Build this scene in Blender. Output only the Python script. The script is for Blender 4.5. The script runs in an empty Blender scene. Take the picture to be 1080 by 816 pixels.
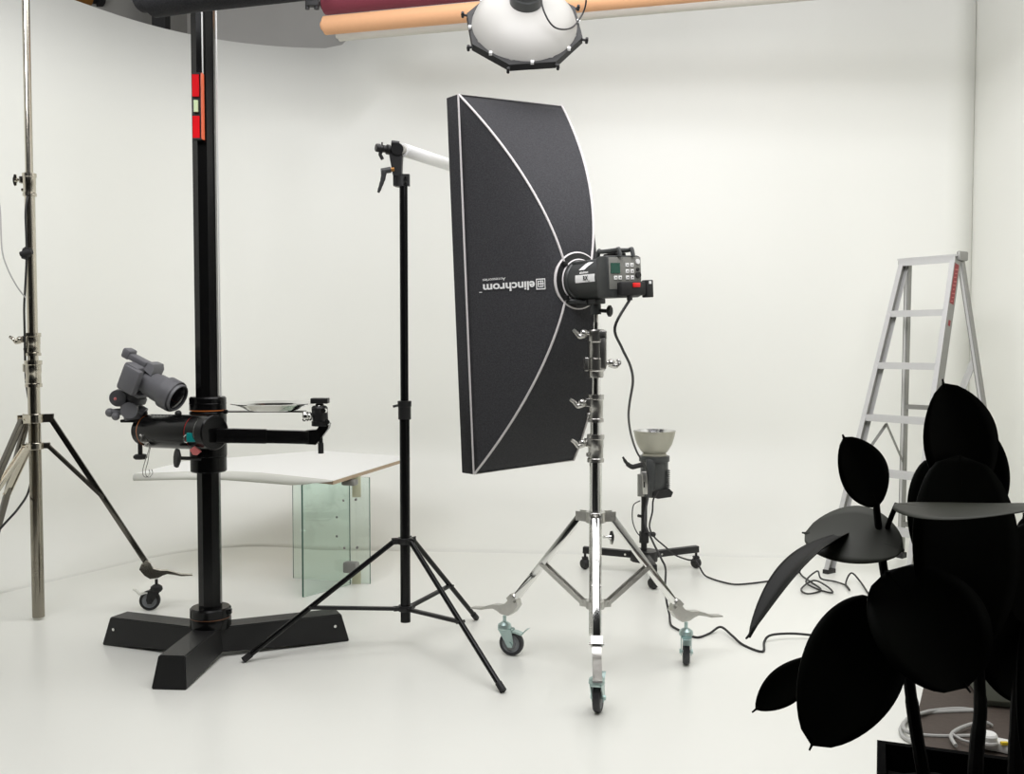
import bpy, bmesh, math, random
from mathutils import Vector, Matrix
random.seed(4)
C = bpy.context.scene.collection
PI = math.pi
V = Vector

# ------------------------------------------------------------------ camera, world, lights, exposure
F = 1040.0; TP = 45.0 / 1040.0; CAMZ = 1.24
cam_d = bpy.data.cameras.new('camera'); cam = bpy.data.objects.new('camera', cam_d); C.objects.link(cam)
cam_d.sensor_width = 36; cam_d.lens = 36 * F / 1080; cam_d.clip_start = 0.05
cam.location = (0, 0, CAMZ); cam.rotation_euler = (PI / 2 - math.atan(TP), 0, 0)
bpy.context.scene.camera = cam
sc = bpy.context.scene
sc.view_settings.view_transform = 'Standard'; sc.view_settings.look = 'None'
sc.view_settings.gamma = 1; sc.view_settings.use_curve_mapping = False
sc.view_settings.exposure = -0.66
sc.cycles.use_denoising = True
sc.cycles.max_bounces = 12; sc.cycles.diffuse_bounces = 7; sc.cycles.glossy_bounces = 5
sc.cycles.transmission_bounces = 8; sc.cycles.transparent_max_bounces = 12
w = bpy.data.worlds.new('world'); sc.world = w; w.use_nodes = True
w.node_tree.nodes['Background'].inputs[0].default_value = (.9, .95, 1, 1)
w.node_tree.nodes['Background'].inputs[1].default_value = 0.05

def area(name, loc, target, sx, sy, power, col=(1, 1, 1), spread=PI):
    d = bpy.data.lights.new(name, 'AREA'); d.shape = 'RECTANGLE'; d.size = sx; d.size_y = sy
    d.energy = power; d.color = col; d.spread = spread
    o = bpy.data.objects.new(name, d); C.objects.link(o); o.location = loc
    o.rotation_euler = (V(target) - V(loc)).to_track_quat('-Z', 'Y').to_euler()
    return o
area('overhead_fill', (0.3, 3.7, 3.9), (0.3, 3.6, 0), 3.6, 2.4, 150, (1, .99, 1.0))  # unseen area light, added overhead as the studio's soft general light
area('front_floor_fill', (-0.4, 1.9, 3.9), (-0.4, 2.9, 0), 3.2, 1.6, 88, (1, .99, 1.0), 2.4)  # added out of view to lift the foreground floor
area('wall_wash_fill', (0.9, 1.9, 3.0), (2.3, 6.2, 3.3), 2.0, 1.4, 62, (1, .99, 1.03), 2.4)  # unseen fill, put in to brighten the upper right back wall
area('right_wall_fill', (-0.6, 2.0, 3.5), (2.85, 5.2, 2.6), 1.2, 1.0, 34, (1, .99, 1.03), 1.7)  # extra unseen light aimed across to brighten the right wall
area('left_wall_fill', (-2.2, 2.2, 3.4), (-2.4, 6.3, 2.2), 1.4, 1.2, 34, (1, 1, 1.03), 1.8)  # light added outside the view, brightens the left back corner

# ------------------------------------------------------------------ helpers
cp = 1 / math.sqrt(1 + TP * TP); sp = TP * cp
def P(px, py, Y):
    a = (px - 540) / F; b = -(py - 408) / F
    d = V((a, cp + b * sp, -sp + b * cp))
    return V((0, 0, CAMZ)) + d * (Y / d.y)
def G(px, py, z=0.0):
    a = (px - 540) / F; b = -(py - 408) / F
    d = V((a, cp + b * sp, -sp + b * cp))
    return V((0, 0, CAMZ)) + d * ((z - CAMZ) / d.z)

MATS = {}
def mat(name, col, rough=.5, metal=0, noise=0, scale=40, bump=0, spec=.5, trans=0, col2=None, **kw):
    m = bpy.data.materials.new(name); m.use_nodes = True; nt = m.node_tree; b = nt.nodes['Principled BSDF']
    b.inputs['Base Color'].default_value = (*col, 1); b.inputs['Roughness'].default_value = rough
    b.inputs['Metallic'].default_value = metal; b.inputs['Specular IOR Level'].default_value = spec
    b.inputs['Transmission Weight'].default_value = trans
    for k, v in kw.items(): b.inputs[k.replace('_', ' ')].default_value = v
    tc = nt.nodes.new('ShaderNodeTexCoord'); n = nt.nodes.new('ShaderNodeTexNoise')
    n.inputs['Scale'].default_value = scale; n.inputs['Detail'].default_value = 4
    nt.links.new(tc.outputs['Object'], n.inputs['Vector'])
    if noise or col2:
        mx = nt.nodes.new('ShaderNodeMix'); mx.data_type = 'RGBA'
        c2 = col2 or tuple(c * (1 - noise) for c in col)
        mx.inputs[6].default_value = (*col, 1); mx.inputs[7].default_value = (*c2, 1)
        nt.links.new(n.outputs['Fac'], mx.inputs[0]); nt.links.new(mx.outputs[2], b.inputs['Base Color'])
    if bump:
        bp = nt.nodes.new('ShaderNodeBump'); bp.inputs['Strength'].default_value = bump; bp.inputs['Distance'].default_value = .004
        nt.links.new(n.outputs['Fac'], bp.inputs['Height']); nt.links.new(bp.outputs[0], b.inputs['Normal'])
    MATS[name] = m; return m
mat('cyc_white', (.835, .84, .785), .34, spec=.35, noise=.02, scale=2)
mat('cyc_floor', (.835, .84, .785), .30, spec=.45, noise=.02, scale=2)
mat('grey_wall_shaded', (.36, .355, .33), .8, noise=.15, scale=3)  # upper wall grey with the left side's shade put into the colour
mat('grey_wall', (.62, .61, .57), .8, noise=.15, scale=3)
mat('dark_wall', (.03, .03, .03), .9, noise=.2)
mat('dark_grey', (.12, .12, .115), .9, noise=.2)
mat('dark_floor', (.05, .05, .05), .6, noise=.2)
mat('brown_floor', (.085, .065, .052), .7, noise=.35, scale=60, bump=.3)
mat('black_gloss', (.005, .005, .005), .2, spec=.25)
mat('black_powder', (.016, .016, .016), .42, noise=.2, scale=300, bump=.15, spec=.4)
mat('black_rubber', (.012, .012, .012), .6, noise=.2)
mat('wheel_rubber', (.035, .036, .04), .55, noise=.2)
mat('wheel_grey', (.22, .23, .24), .5)
mat('chrome', (.86, .86, .84), .09, 1, noise=.05)
mat('cast_metal', (.62, .61, .58), .28, 1, noise=.2, scale=60, bump=.2)
mat('nickel', (.60, .56, .48), .16, 1, noise=.1)
mat('nickel_dark_reflect', (.16, .15, .13), .2, 1, noise=.1)  # nickel with the legs' dark reflections put into the base colour
mat('zinc', (.52, .66, .64), .3, .8, noise=.2)
mat('fabric', (.072, .072, .077), .9, noise=.65, scale=170, bump=.4, spec=.15)
mat('piping_grey', (.66, .63, .62), .6)
mat('strobe_grey', (.045, .048, .047), .38, noise=.1)
mat('panel_grey', (.20, .20, .18), .5)
mat('white_print', (.85, .85, .83), .6)
mat('black_print', (.01, .01, .01), .6)
mat('screen_green', (.004, .07, .045), .2)
mat('red_plastic', (.8, .01, .01), .3)
mat('red_paint', (.85, .005, .012), .5, spec=.1)
mat('orange_edge', (.9, .16, .06), .4)
mat('vial', (.75, .9, .55), .15)
mat('teal', (.0, .25, .24), .4)
mat('pink', (.62, .18, .17), .35)
mat('dim_ring', (.16, .06, .02), .4)
mat('orange_ring', (.75, .22, .05), .4)
mat('camera_haze_grey', (.17, .17, .18), .45, noise=.15)  # black camera plastic lightened by painted-in haze; grey scale marks share it
mat('camera_haze_dark', (.09, .09, .095), .4)  # darker camera and head parts, same haze mixed into the colour
mat('glass_front', (.01, .01, .012), .05)
mat('glass', (.86, .965, .92), .02, trans=1, IOR=1.45)
mat('glass_edge', (.02, .10, .07), .15)
mat('frosted', (.62, .63, .45), .5)
mat('steel', (.72, .72, .70), .12, 1)
mat('table_white', (.9, .9, .88), .3)
mat('lip_grey', (.66, .66, .60), .5)
mat('ply', (.48, .36, .24), .6, noise=.25, scale=50)
mat('alu', (.62, .62, .61), .42, .45, noise=.08)
mat('alu_web', (.27, .27, .25), .5, .3, noise=.1)
mat('red_ink', (.22, .02, .022), .5)
mat('pink_ink', (.42, .12, .11), .5)
mat('alu_dark', (.30, .30, .28), .5, .5, noise=.1)
mat('reflector', (.42, .41, .34), .4, .35)
mat('reflector_in', (.8, .8, .8), .2, 1)
mat('dish', (.37, .362, .335), .5, .0)
mat('burgundy', (.20, .03, .05), .8, noise=.1)
mat('peach', (.70, .38, .20), .8, noise=.06)
mat('pale_paper', (.60, .58, .52), .8)
mat('white_paper', (.92, .92, .91), .7)
mat('brass', (.55, .25, .06), .35, .4, noise=.5, scale=12)
mat('green_grey', (.19, .205, .165), .6)
mat('cord_grey', (.42, .42, .40), .5)
mat('cord_black', (.012, .012, .012), .5)
mat('wire_white', (.75, .76, .74), .35, .3)
mat('socket_white', (.8, .8, .77), .4)
mat('yellow', (.75, .55, .03), .5)
mat('leaf_dark', (.006, .007, .005), .5, spec=.12, noise=.3, scale=15)
mat('leaf_under', (.050, .053, .040), .55, spec=.2, noise=.3, scale=15)
mat('stem', (.006, .006, .005), .7, noise=.3, spec=.15)
mat('pot_black', (.004, .004, .004), .9, spec=.02)
mat('soil', (.006, .005, .004), 1, noise=.5, bump=1)

OFF = {}
def rotto(d):
    return V(d).normalized().to_track_quat('Z', 'Y').to_matrix().to_4x4()
class MB:
    def __init__(s): s.bm = bmesh.new(); s.mi = 0; s.mats = []; s.bm.faces.layers.int.new('done')
    def m(s, name):
        if name not in s.mats: s.mats.append(name)
        s.mi = s.mats.index(name); return s
    def _mark(s, n0):
        ly = s.bm.faces.layers.int['done']
        for f in s.bm.faces:
            if not f[ly]: f.material_index = s.mi; f[ly] = 1
    def box(s, c, size, R=None, bev=0):
        n0 = len(s.bm.faces)
        M = Matrix.Translation(V(c)) @ (R.to_4x4() if R else Matrix()) @ Matrix.Diagonal((*size, 1))
        r = bmesh.ops.create_cube(s.bm, size=1, matrix=M)
        if bev:
            es = list({e for v in r['verts'] for e in v.link_edges})
            bmesh.ops.bevel(s.bm, geom=es, offset=bev, segments=2, affect='EDGES', profile=.5)
        s._mark(n0); return s
    def cyl(s, a, b, r1, r2=None, seg=24, caps=True, up=None):
        a, b = V(a), V(b); r2 = r1 if r2 is None else r2; n0 = len(s.bm.faces)
        M = Matrix.Translation((a + b) / 2) @ rotto(b - a)
        bmesh.ops.create_cone(s.bm, cap_ends=caps, segments=seg, radius1=r1, radius2=r2, depth=(b - a).length, matrix=M)
        s._mark(n0); return s
    def bar(s, a, b, w, h, up=(0, 0, 1), bev=0):          # rectangular bar: w sideways, h towards 'up'
        a, b = V(a), V(b); z = (b - a).normalized(); x = z.cross(V(up)).normalized(); y = x.cross(z) * -1
        R = Matrix((x, y, z)).transposed()
        if R.determinant() < 0: R = Matrix((-x, y, z)).transposed()
        return s.box((a + b) / 2, (w, h, (b - a).length), R, bev)
    def lathe(s, prof, o, d=(0, 0, 1), seg=32):
        n0 = len(s.bm.faces); M = Matrix.Translation(V(o)) @ rotto(d); rings = []
        for (r, z) in prof:
            if r < 1e-5: rings.append([s.bm.verts.new(M @ V((0, 0, z)))])
            else: rings.append([s.bm.verts.new(M @ V((r * math.cos(2 * PI * k / seg), r * math.sin(2 * PI * k / seg), z))) for k in range(seg)])
        for A, B in zip(rings, rings[1:]):
            for k in range(seg):
                q = [A[k % len(A)], A[(k + 1) % len(A)], B[(k + 1) % len(B)], B[k % len(B)]]
                q = list(dict.fromkeys(q))
                if len(q) > 2: s.bm.faces.new(q)
        s._mark(n0); return s
    def tube(s, pts, r, seg=10, smooth=True, closed=False, sub=6):
        pts = [V(p) for p in pts]
        if smooth and len(pts) > 2:
            q = []; n = len(pts)
            for i in range(n if closed else n - 1):
                if closed: p0, p1, p2, p3 = pts[i - 1], pts[i], pts[(i + 1) % n], pts[(i + 2) % n]
                else: p0, p1, p2, p3 = pts[max(i - 1, 0)], pts[i], pts[i + 1], pts[min(i + 2, n - 1)]
                for k in range(sub):
                    t = k / sub
                    q.append(.5 * ((2 * p1) + (p2 - p0) * t + (2 * p0 - 5 * p1 + 4 * p2 - p3) * t * t + (3 * p1 - p0 - 3 * p2 + p3) * t ** 3))
            if not closed: q.append(pts[-1])
            pts = q
        n0 = len(s.bm.faces); n = len(pts); rings = []; nrm = None
        for i, p in enumerate(pts):
            t = (pts[(i + 1) % n] - pts[i - 1]) if closed else (pts[min(i + 1, n - 1)] - pts[max(i - 1, 0)])
            t.normalize()
            if nrm is None: nrm = t.orthogonal().normalized()
            nrm = (nrm - t * nrm.dot(t)).normalized(); bn = t.cross(nrm)
            rr = r[min(int(i * len(r) / n), len(r) - 1)] if isinstance(r, (list, tuple)) else r
            rings.append([s.bm.verts.new(p + (nrm * math.cos(2 * PI * k / seg) + bn * math.sin(2 * PI * k / seg)) * rr) for k in range(seg)])
        for i in range(n if closed else n - 1):
            A, B = rings[i], rings[(i + 1) % n]
            for k in range(seg): s.bm.faces.new((A[k], A[(k + 1) % seg], B[(k + 1) % seg], B[k]))
        if not closed: s.bm.faces.new(rings[0][::-1]); s.bm.faces.new(rings[-1])
        s._mark(n0); return s
    def prism(s, poly, ext):                                # polygon of 3D points pushed along ext
        n0 = len(s.bm.faces); e = V(ext)
        A = [s.bm.verts.new(V(p)) for p in poly]; B = [s.bm.verts.new(V(p) + e) for p in poly]
        s.bm.faces.new(A); s.bm.faces.new(B[::-1])
        for i in range(len(A)): s.bm.faces.new((A[i], B[i], B[(i + 1) % len(A)], A[(i + 1) % len(A)]))
        s._mark(n0); return s
    def ball(s, c, r, sc3=(1, 1, 1), seg=20):
        n0 = len(s.bm.faces)
        bmesh.ops.create_uvsphere(s.bm, u_segments=seg, v_segments=seg // 2, radius=r, matrix=Matrix.Translation(V(c)) @ Matrix.Diagonal((*sc3, 1)))
        s._mark(n0); return s
    def grid(s, rows):
        n0 = len(s.bm.faces); vs = [[s.bm.verts.new(V(p)) for p in r] for r in rows]
        for A, B in zip(vs, vs[1:]):
            for k in range(len(A) - 1): s.bm.faces.new((A[k], A[k + 1], B[k + 1], B[k]))
        s._mark(n0); return s
    def xf(s, M): bmesh.ops.transform(s.bm, matrix=M, verts=s.bm.verts); return s
    def build(s, name, material=None, parent=None, smooth=True, angle=35, M=None, recalc=True):
        if M is not None: s.xf(M)
        if recalc: bmesh.ops.recalc_face_normals(s.bm, faces=s.bm.faces)
        off = OFF.get(parent.name, V((0, 0, 0))) if parent else V((0, 0, 0))
        if off.length: bmesh.ops.translate(s.bm, vec=-off, verts=s.bm.verts)
        me = bpy.data.meshes.new(name); 
        if smooth:
            for f in s.bm.faces: f.smooth = True
            for e in s.bm.edges:
                if len(e.link_faces) == 2 and e.calc_face_angle(0) > math.radians(angle): e.smooth = False
        s.bm.faces.layers.int.remove(s.bm.faces.layers.int['done'])
        s.bm.to_mesh(me); s.bm.free()
        for n in (s.mats or [material]): me.materials.append(MATS[n])
        o = bpy.data.objects.new(name, me); C.objects.link(o)
        if parent: o.parent = parent; OFF[o.name] = off
        return o
def thing(name, label, cat, loc, group=None):
    o = bpy.data.objects.new(name, None); C.objects.link(o); o.location = loc; o.empty_display_size = .05
    OFF[o.name] = V(loc); return tag(o, label, cat, group)
def tag(o, label, cat, group=None):
    o['label'] = label; o['category'] = cat
    if group: o['group'] = group
    return o
def struct(o): o['kind'] = 'structure'; return o
def solidify(o, t, off=0):
    md = o.modifiers.new('thickness', 'SOLIDIFY'); md.thickness = t; md.offset = off; return o
def text_verts(txt, size, align='LEFT', bold=0):
    cu = bpy.data.curves.new('writing', 'FONT'); cu.body = txt; cu.size = size; cu.align_x = align; cu.offset = bold
    cu.resolution_u = 3
    o = bpy.data.objects.new('writing_tmp', cu); C.objects.link(o); bpy.context.view_layer.update()
    me = bpy.data.meshes.new_from_object(o.evaluated_get(bpy.context.evaluated_depsgraph_get()))
    C.objects.unlink(o); bpy.data.objects.remove(o)
    vs = [tuple(v.co[:2]) for v in me.vertices]; fs = [tuple(p.vertices) for p in me.polygons]
    bpy.data.meshes.remove(me); return vs, fs
def add_text(mb, vf, fn):
    vs, fs = vf; n0 = len(mb.bm.faces)
    bv = [mb.bm.verts.new(fn(x, y)) for x, y in vs]
    for f in fs:
        try: mb.bm.faces.new([bv[i] for i in f])
        except ValueError: pass
    mb._mark(n0)
def frame(o, x, z):      # matrix: local x, local z(approx) -> world
    x = V(x).normalized(); z = V(z); z = (z - x * z.dot(x)).normalized(); y = z.cross(x)
    M = Matrix((x, y, z)).transposed().to_4x4(); M.translation = V(o); return M

# ------------------------------------------------------------------ room
LW0 = V((-5.05, 1.0)); COR = V((-1.957, 6.70)); BR = V((2.92, 6.30)); RW0 = V((2.70, 0.4))
def footprint():
    d1 = (COR - LW0).normalized(); d2 = (BR - COR).normalized(); pts = []
    a = COR - d1 * .95; b = COR + d2 * .95
    for k in range(9): pts.append(LW0.lerp(a, k / 8))
    for k in range(1, 16):
        t = k / 16; pts.append((1 - t) ** 2 * a + 2 * t * (1 - t) * COR + t * t * b)
    for k in range(25): pts.append(b.lerp(BR, k / 24))
    return pts
fp = footprint()
def fnorm(i):
    t = (fp[min(i + 1, len(fp) - 1)] - fp[max(i - 1, 0)]).normalized(); return V((t.y, -t.x))
def toph(p):
    t = min(max((p.x + 1.2) / .7, 0), 1); t = t * t * (3 - 2 * t)
    return 3.20 + .75 * t if p.y > 6.0 else 3.20
RC = .55
mb = MB(); rows = []
for i, p in enumerate(fp):
    RC = .36 + .36 * min(max((p.x + 2.4) / 1.2, 0), 1)
    n = fnorm(i); row = []
    for k in range(11):
        a = k / 10 * PI / 2
        row.append((*(p + n * (RC - RC * math.sin(a))), RC - RC * math.cos(a) + .0006))
    for k in range(1, 5): row.append((*p, RC + (toph(p) - RC) * k / 4))
    rows.append(row)
mb.grid(rows)
o = struct(mb.build('wall_back', 'cyc_white', recalc=False)); solidify(o, .04, 1)
# floor: white studio paint up to a line in front of the stands, then dark studio floor under the camera
mb = MB(); 
mb.box((-1.0, 4.75, -.025), (8.4, 4.9, .05))
struct(mb.build('floor', 'cyc_floor', smooth=False))
mb = MB().prism([V(p) for p in [(1.317, 3.17, 0), (1.56, 3.66, 0), (1.81, 4.2, 0), (2.70, 4.0, 0), (2.72, 2.3, 0), (1.0, 2.3, 0)]], (0, 0, .003))
struct(mb.build('floor_brown', 'brown_floor', smooth=False))
mb = MB().box((0, .1, -.025), (9.5, 4.4, .05)); mb2 = mb
struct(mb.build('floor_front', 'dark_floor', smooth=False)).location.z = -.003
# studio walls above and around the sweep
def wallseg(name, a, b, z0, z1, m, th=.1):
    a, b = V((*a, 0)), V((*b, 0)); t = (b - a).normalized(); n = V((-t.y, t.x, 0))
    mb = MB().prism([a + V((0, 0, z0)), b + V((0, 0, z0)), b + V((0, 0, z1)), a + V((0, 0, z1))], n * th)
    return struct(mb.build(name, m, smooth=False))
wallseg('wall_upper_left', (-5.6, .2), (-2.35, 7.25), 0, 4.0, 'grey_wall_shaded')
wallseg('wall_upper_back', (-2.4, 7.25), (3.2, 6.75), 0, 4.0, 'grey_wall')
wallseg('wall_right', (2.94, 6.8), (2.72, -1.9), 0, 4.0, 'cyc_white')
wallseg('wall_left_front', (-4.6, -1.9), (-5.6, .2), 0, 4.0, 'dark_wall')
wallseg('wall_behind_camera', (2.75, -1.9), (-4.65, -1.9), 0, 4.0, 'dark_wall')
mb = MB().m('dark_grey').box((-.6, 4.7, 4.03), (8.6, 5.4, .05)).m('dark_wall').box((-1, -.0, 4.03), (9, 4.0, .05))
struct(mb.build('ceiling', None, smooth=False))
# grey stone pillar strips on the wall above the sweep, seen top left
for nm, px, wd in (('trim_1', 170, .09),):
    q = P(px, 25, 6.72); mb = MB().box((q.x, q.y + .0, 3.6), (wd, .1, .8)); struct(mb.build(nm, 'dark_wall', smooth=False))

# ------------------------------------------------------------------ casters / stand bits
def ring(mb, c, r0, r1, h, d=(0, 0, 1)):
    c = V(c); d = V(d).normalized()
    return mb.lathe([(r0, -h / 2), (r1 * .96, -h / 2), (r1, -h / 2 + .002), (r1, h / 2 - .002), (r1 * .96, h / 2), (r0, h / 2)], c, d, 28)
def caster(parent, foot, ax, r=.05, zt=.16, fork='zinc', tyre='wheel_rubber', brake=True, trail=.03, hub='wheel_grey'):
    """foot: floor point under the swivel; ax: horizontal rolling direction."""
    ax = V((ax[0], ax[1], 0)).normalized(); s = V((-ax.y, ax.x, 0)); foot = V((foot[0], foot[1], 0)); wc = foot + ax * trail + V((0, 0, r))
    mb = MB().m(fork)
    mb.cyl(foot + V((0, 0, zt - .03)), foot + V((0, 0, zt + .012)), .007)
    mb.lathe([(0, zt - .012), (.012, zt - .012), (.026, zt - .022), (.028, zt - .036), (.024, zt - .042), (0, zt - .042)], foot)
    for k in (-1, 1):
        o = s * (k * .0175)
        pl = [foot - ax * .022 + V((0, 0, zt - .038)), foot + ax * .035 + V((0, 0, zt - .038)), wc + ax * .014 + V((0, 0, .004)), wc + ax * .008 - V((0, 0, .014)), wc - ax * .010 - V((0, 0, .014))]
        mb.prism([p + o for p in pl], s * (.003 * k))
    mb.box(foot + ax * .006 + V((0, 0, zt - .042)), (.056, .036, .004), frame((0, 0, 0), ax, (0, 0, 1)).to_3x3())
    mb.cyl(wc - s * .024, wc + s * .024, .006, seg=12).cyl(wc - s * .026, wc - s * .021, .009, seg=6).cyl(wc + s * .021, wc + s * .026, .009, seg=6)
    c = mb.build('caster', None, parent)
    mb = MB().m(tyre).lathe([(r * .72, -.011), (r * .9, -.013), (r * .985, -.009), (r, 0), (r * .985, .009), (r * .9, .013), (r * .72, .011)], wc, s, 36)
    mb.m(hub).lathe([(.006, -.011), (r * .35, -.011), (r * .4, -.006), (r * .62, -.006), (r * .72, -.011), (r * .74, 0), (r * .72, .011), (r * .62, .006), (r * .4, .006), (r * .35, .011), (.006, .011)], wc, s, 36)
    mb.build('wheel', None, c)
    if brake:
        mb = MB(); b0 = foot + ax * .02 + V((0, 0, zt - .046))
        mb.prism([b0 + V((0, 0, .0)) - s * .014, b0 + ax * .03 + V((0, 0, .002)) - s * .014, b0 + ax * .055 + V((0, 0, -.006)) - s * .014, b0 + ax * .072 + V((0, 0, .012)) - s * .014, b0 + ax * .085 + V((0, 0, .016)) - s * .014,
                  b0 + ax * .070 + V((0, 0, .005)) - s * .014, b0 + ax * .054 + V((0, 0, -.014)) - s * .014, b0 + ax * .03 - V((0, 0, .006)) - s * .014, b0 - V((0, 0, .006)) - s * .014], s * .028)
        mb.build('brake_lever', 'zinc' if fork == 'zinc' else 'steel', c)
    return c
def foot_lever(parent, tip, d, L=.17, name='foot_lever', m='cast_metal'):
    """cast socket at a leg end plus the wavy pedal that sticks outwards."""
    d = V((d[0], d[1], 0)).normalized(); s = V((-d.y, d.x, 0)); tip = V(tip); mb = MB()
    up = V((0, 0, 1)); h = .022
    prof = [(-.052, .050), (-.030, .060), (0, .024), (.03, .014), (.06, .012), (.09, .002), (.12, -.010), (L, -.016), (L + .003, -.021), (.12, -.019), (.09, -.010), (.06, -.004), (.04, -.010), (.02, -.020), (-.015, -.022), (-.04, -.004), (-.062, .026)]
    mb.prism([tip + d * x + up * z - s * h * .7 for x, z in prof], s * h * 1.4)
    mb.cyl(tip - d * .045 + up * .038 - s * .026, tip - d * .045 + up * .038 + s * .026, .005, seg=10)
    mb.bar(tip - d * .035 + up * .045, tip - d * .02 + up * .06, .04, .03, up=d)
    return mb.build(name, m, parent)
def wing_screw(parent, c, d, L=.04, m='chrome', name='wing_screw'):
    c = V(c); d = V(d).normalized(); t = V((0, 0, 1)); mb = MB()
    mb.cyl(c, c + d * L * .6, .006, seg=12).cyl(c + d * L * .5, c + d * L * .75, .010, seg=14)
    e = c + d * L * .7
    mb.prism([e - t * .024 - d * .003, e - t * .008 - d * .006, e + t * .008 - d * .006, e + t * .024 - d * .003, e + t * .026 + d * .006, e + t * .006 + d * .012, e - t * .006 + d * .012, e - t * .026 + d * .006], d.cross(t) * .006)
    return mb.build(name, m, parent)
def lever_screw(parent, c, d, L=.065, m='cast_metal', name='clamp_lever'):
    c = V(c); d = V(d).normalized(); s = d.cross(V((0, 0, 1))); mb = MB()
    mb.cyl(c, c + d * .02, .009, seg=14)
    mb.tube([c + d * .012 - V((0, 0, .004)), c + d * .035 - V((0, 0, .012)), c + d * .05 + V((0, 0, .002)), c + d * L + V((0, 0, .012))], [.011, .010, .008, .007, .006], seg=10)
    mb.ball(c + d * .02, .014)
    return mb.build(name, m, parent)

def roller_stand(root, ctr, legs, zc, zl, segs, collars, m_leg, m_tube, m_cast, leg_w=.022, tip_z=.19, castm=('zinc', 'wheel_rubber'), frac=.55, pole_bot=.15, tubes_dark=None, castr=.05, clev='left', fpar=None):
    cx, cy = ctr
    mb = MB()
    for (r, z0, z1) in segs: mb.cyl((cx, cy, z0), (cx, cy, z1), r, seg=32)
    mb.cyl((cx, cy, pole_bot), (cx, cy, zc), segs[0][0], seg=32)
    pole = mb.build('pole', m_tube, root)
    for (z0, z1, r, kind, ang) in collars:
        mb = MB(); h = z1 - z0
        mb.lathe([(r * .8, 0), (r * 1.12, 0), (r * 1.12, h * .12), (r, h * .15), (r, h * .5), (r * 1.04, h * .52), (r * 1.04, h * .82), (r * 1.16, h * .85), (r * 1.16, h), (r * .8, h)], (cx, cy, z0), seg=32)
        d = V((math.cos(ang), math.sin(ang), 0))
        mb.box(V((cx, cy, z0 + h * .72)) + d * r, (.03, .026, h * .3), frame((0, 0, 0), d, (0, 0, 1)).to_3x3(), bev=.003)
        mb.cyl(V((cx, cy, z0 + h * .28)) + d * r * .8 , V((cx, cy, z0 + h * .28)) + d * r * 1.3, .008, seg=12)
        c = mb.build('collar', m_cast, root)
        if kind == 'lever': lever_screw(c, V((cx, cy, z0 + h * .72)) + d * (r + .008), d, m=m_cast)
        elif kind == 'wing': wing_screw(c, V((cx, cy, z0 + h * .72)) + d * (r + .008), d, m=m_cast)
    # top leg collar and lower slider
    rr = segs[0][0]
    mb = MB(); ring(mb, (cx, cy, zc), rr, rr + .014, .04)
    mb2 = MB(); ring(mb2, (cx, cy, zl), rr, rr + .012, .03)
    for ang, R in legs:
        d = V((math.cos(ang), math.sin(ang), 0)); Rm = frame((0, 0, 0), d, (0, 0, 1)).to_3x3()
        for s_ in (-1, 1):
            sd = V((-d.y, d.x, 0)) * s_ * (leg_w / 2 + .003)
            mb.box(V((cx, cy, zc)) + d * (rr + .028) + sd, (.05, .004, .036), Rm)
            mb2.box(V((cx, cy, zl)) + d * (rr + .018) + sd * .8, (.036, .004, .024), Rm)
        mb.cyl(V((cx, cy, zc)) + d * (rr + .04) - V((-d.y, d.x, 0)) * .02, V((cx, cy, zc)) + d * (rr + .04) + V((-d.y, d.x, 0)) * .02, .006, seg=12)
        mb2.cyl(V((cx, cy, zl)) + d * (rr + .026) - V((-d.y, d.x, 0)) * .017, V((cx, cy, zl)) + d * (rr + .026) + V((-d.y, d.x, 0)) * .017, .005, seg=12)
    mb.build('leg_collar', m_cast, root); mb2.build('brace_collar', m_cast, root)
    for ang, R in legs:
        d = V((math.cos(ang), math.sin(ang), 0)); side = V((-d.y, d.x, 0))
        a = V((cx, cy, zc)) + d * (rr + .04); b = V((cx, cy, tip_z)) + d * R
        mb = MB().bar(a, b, leg_w, leg_w, up=d.cross(side), bev=.002)
        leg = mb.build('leg', m_leg, root)
        m_ = a.lerp(b, frac); e = V((cx, cy, zl)) + d * (rr + .026)
        mb = MB()
        for s_ in (-1, 1): mb.bar(e + side * s_ * .013, m_ + side * s_ * .013, .0035, .016, up=side.cross(d))
        mb.bar(e, m_, .018, .003, up=side.cross(d))
        mb.cyl(m_ - side * .018, m_ + side * .018, .006, seg=12)
        mb.build('brace', m_cast, root)
        foot_lever(leg, b, d, m=m_cast)
        ca = fpar.get(round(math.degrees(ang)), None) if fpar else None
        ca = V((math.cos(math.radians(ca)), math.sin(math.radians(ca)))) if ca is not None else d
        caster(root, b + d * .012, ca, r=castr, zt=tip_z - .04, fork=castm[0], tyre=castm[1])

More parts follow.
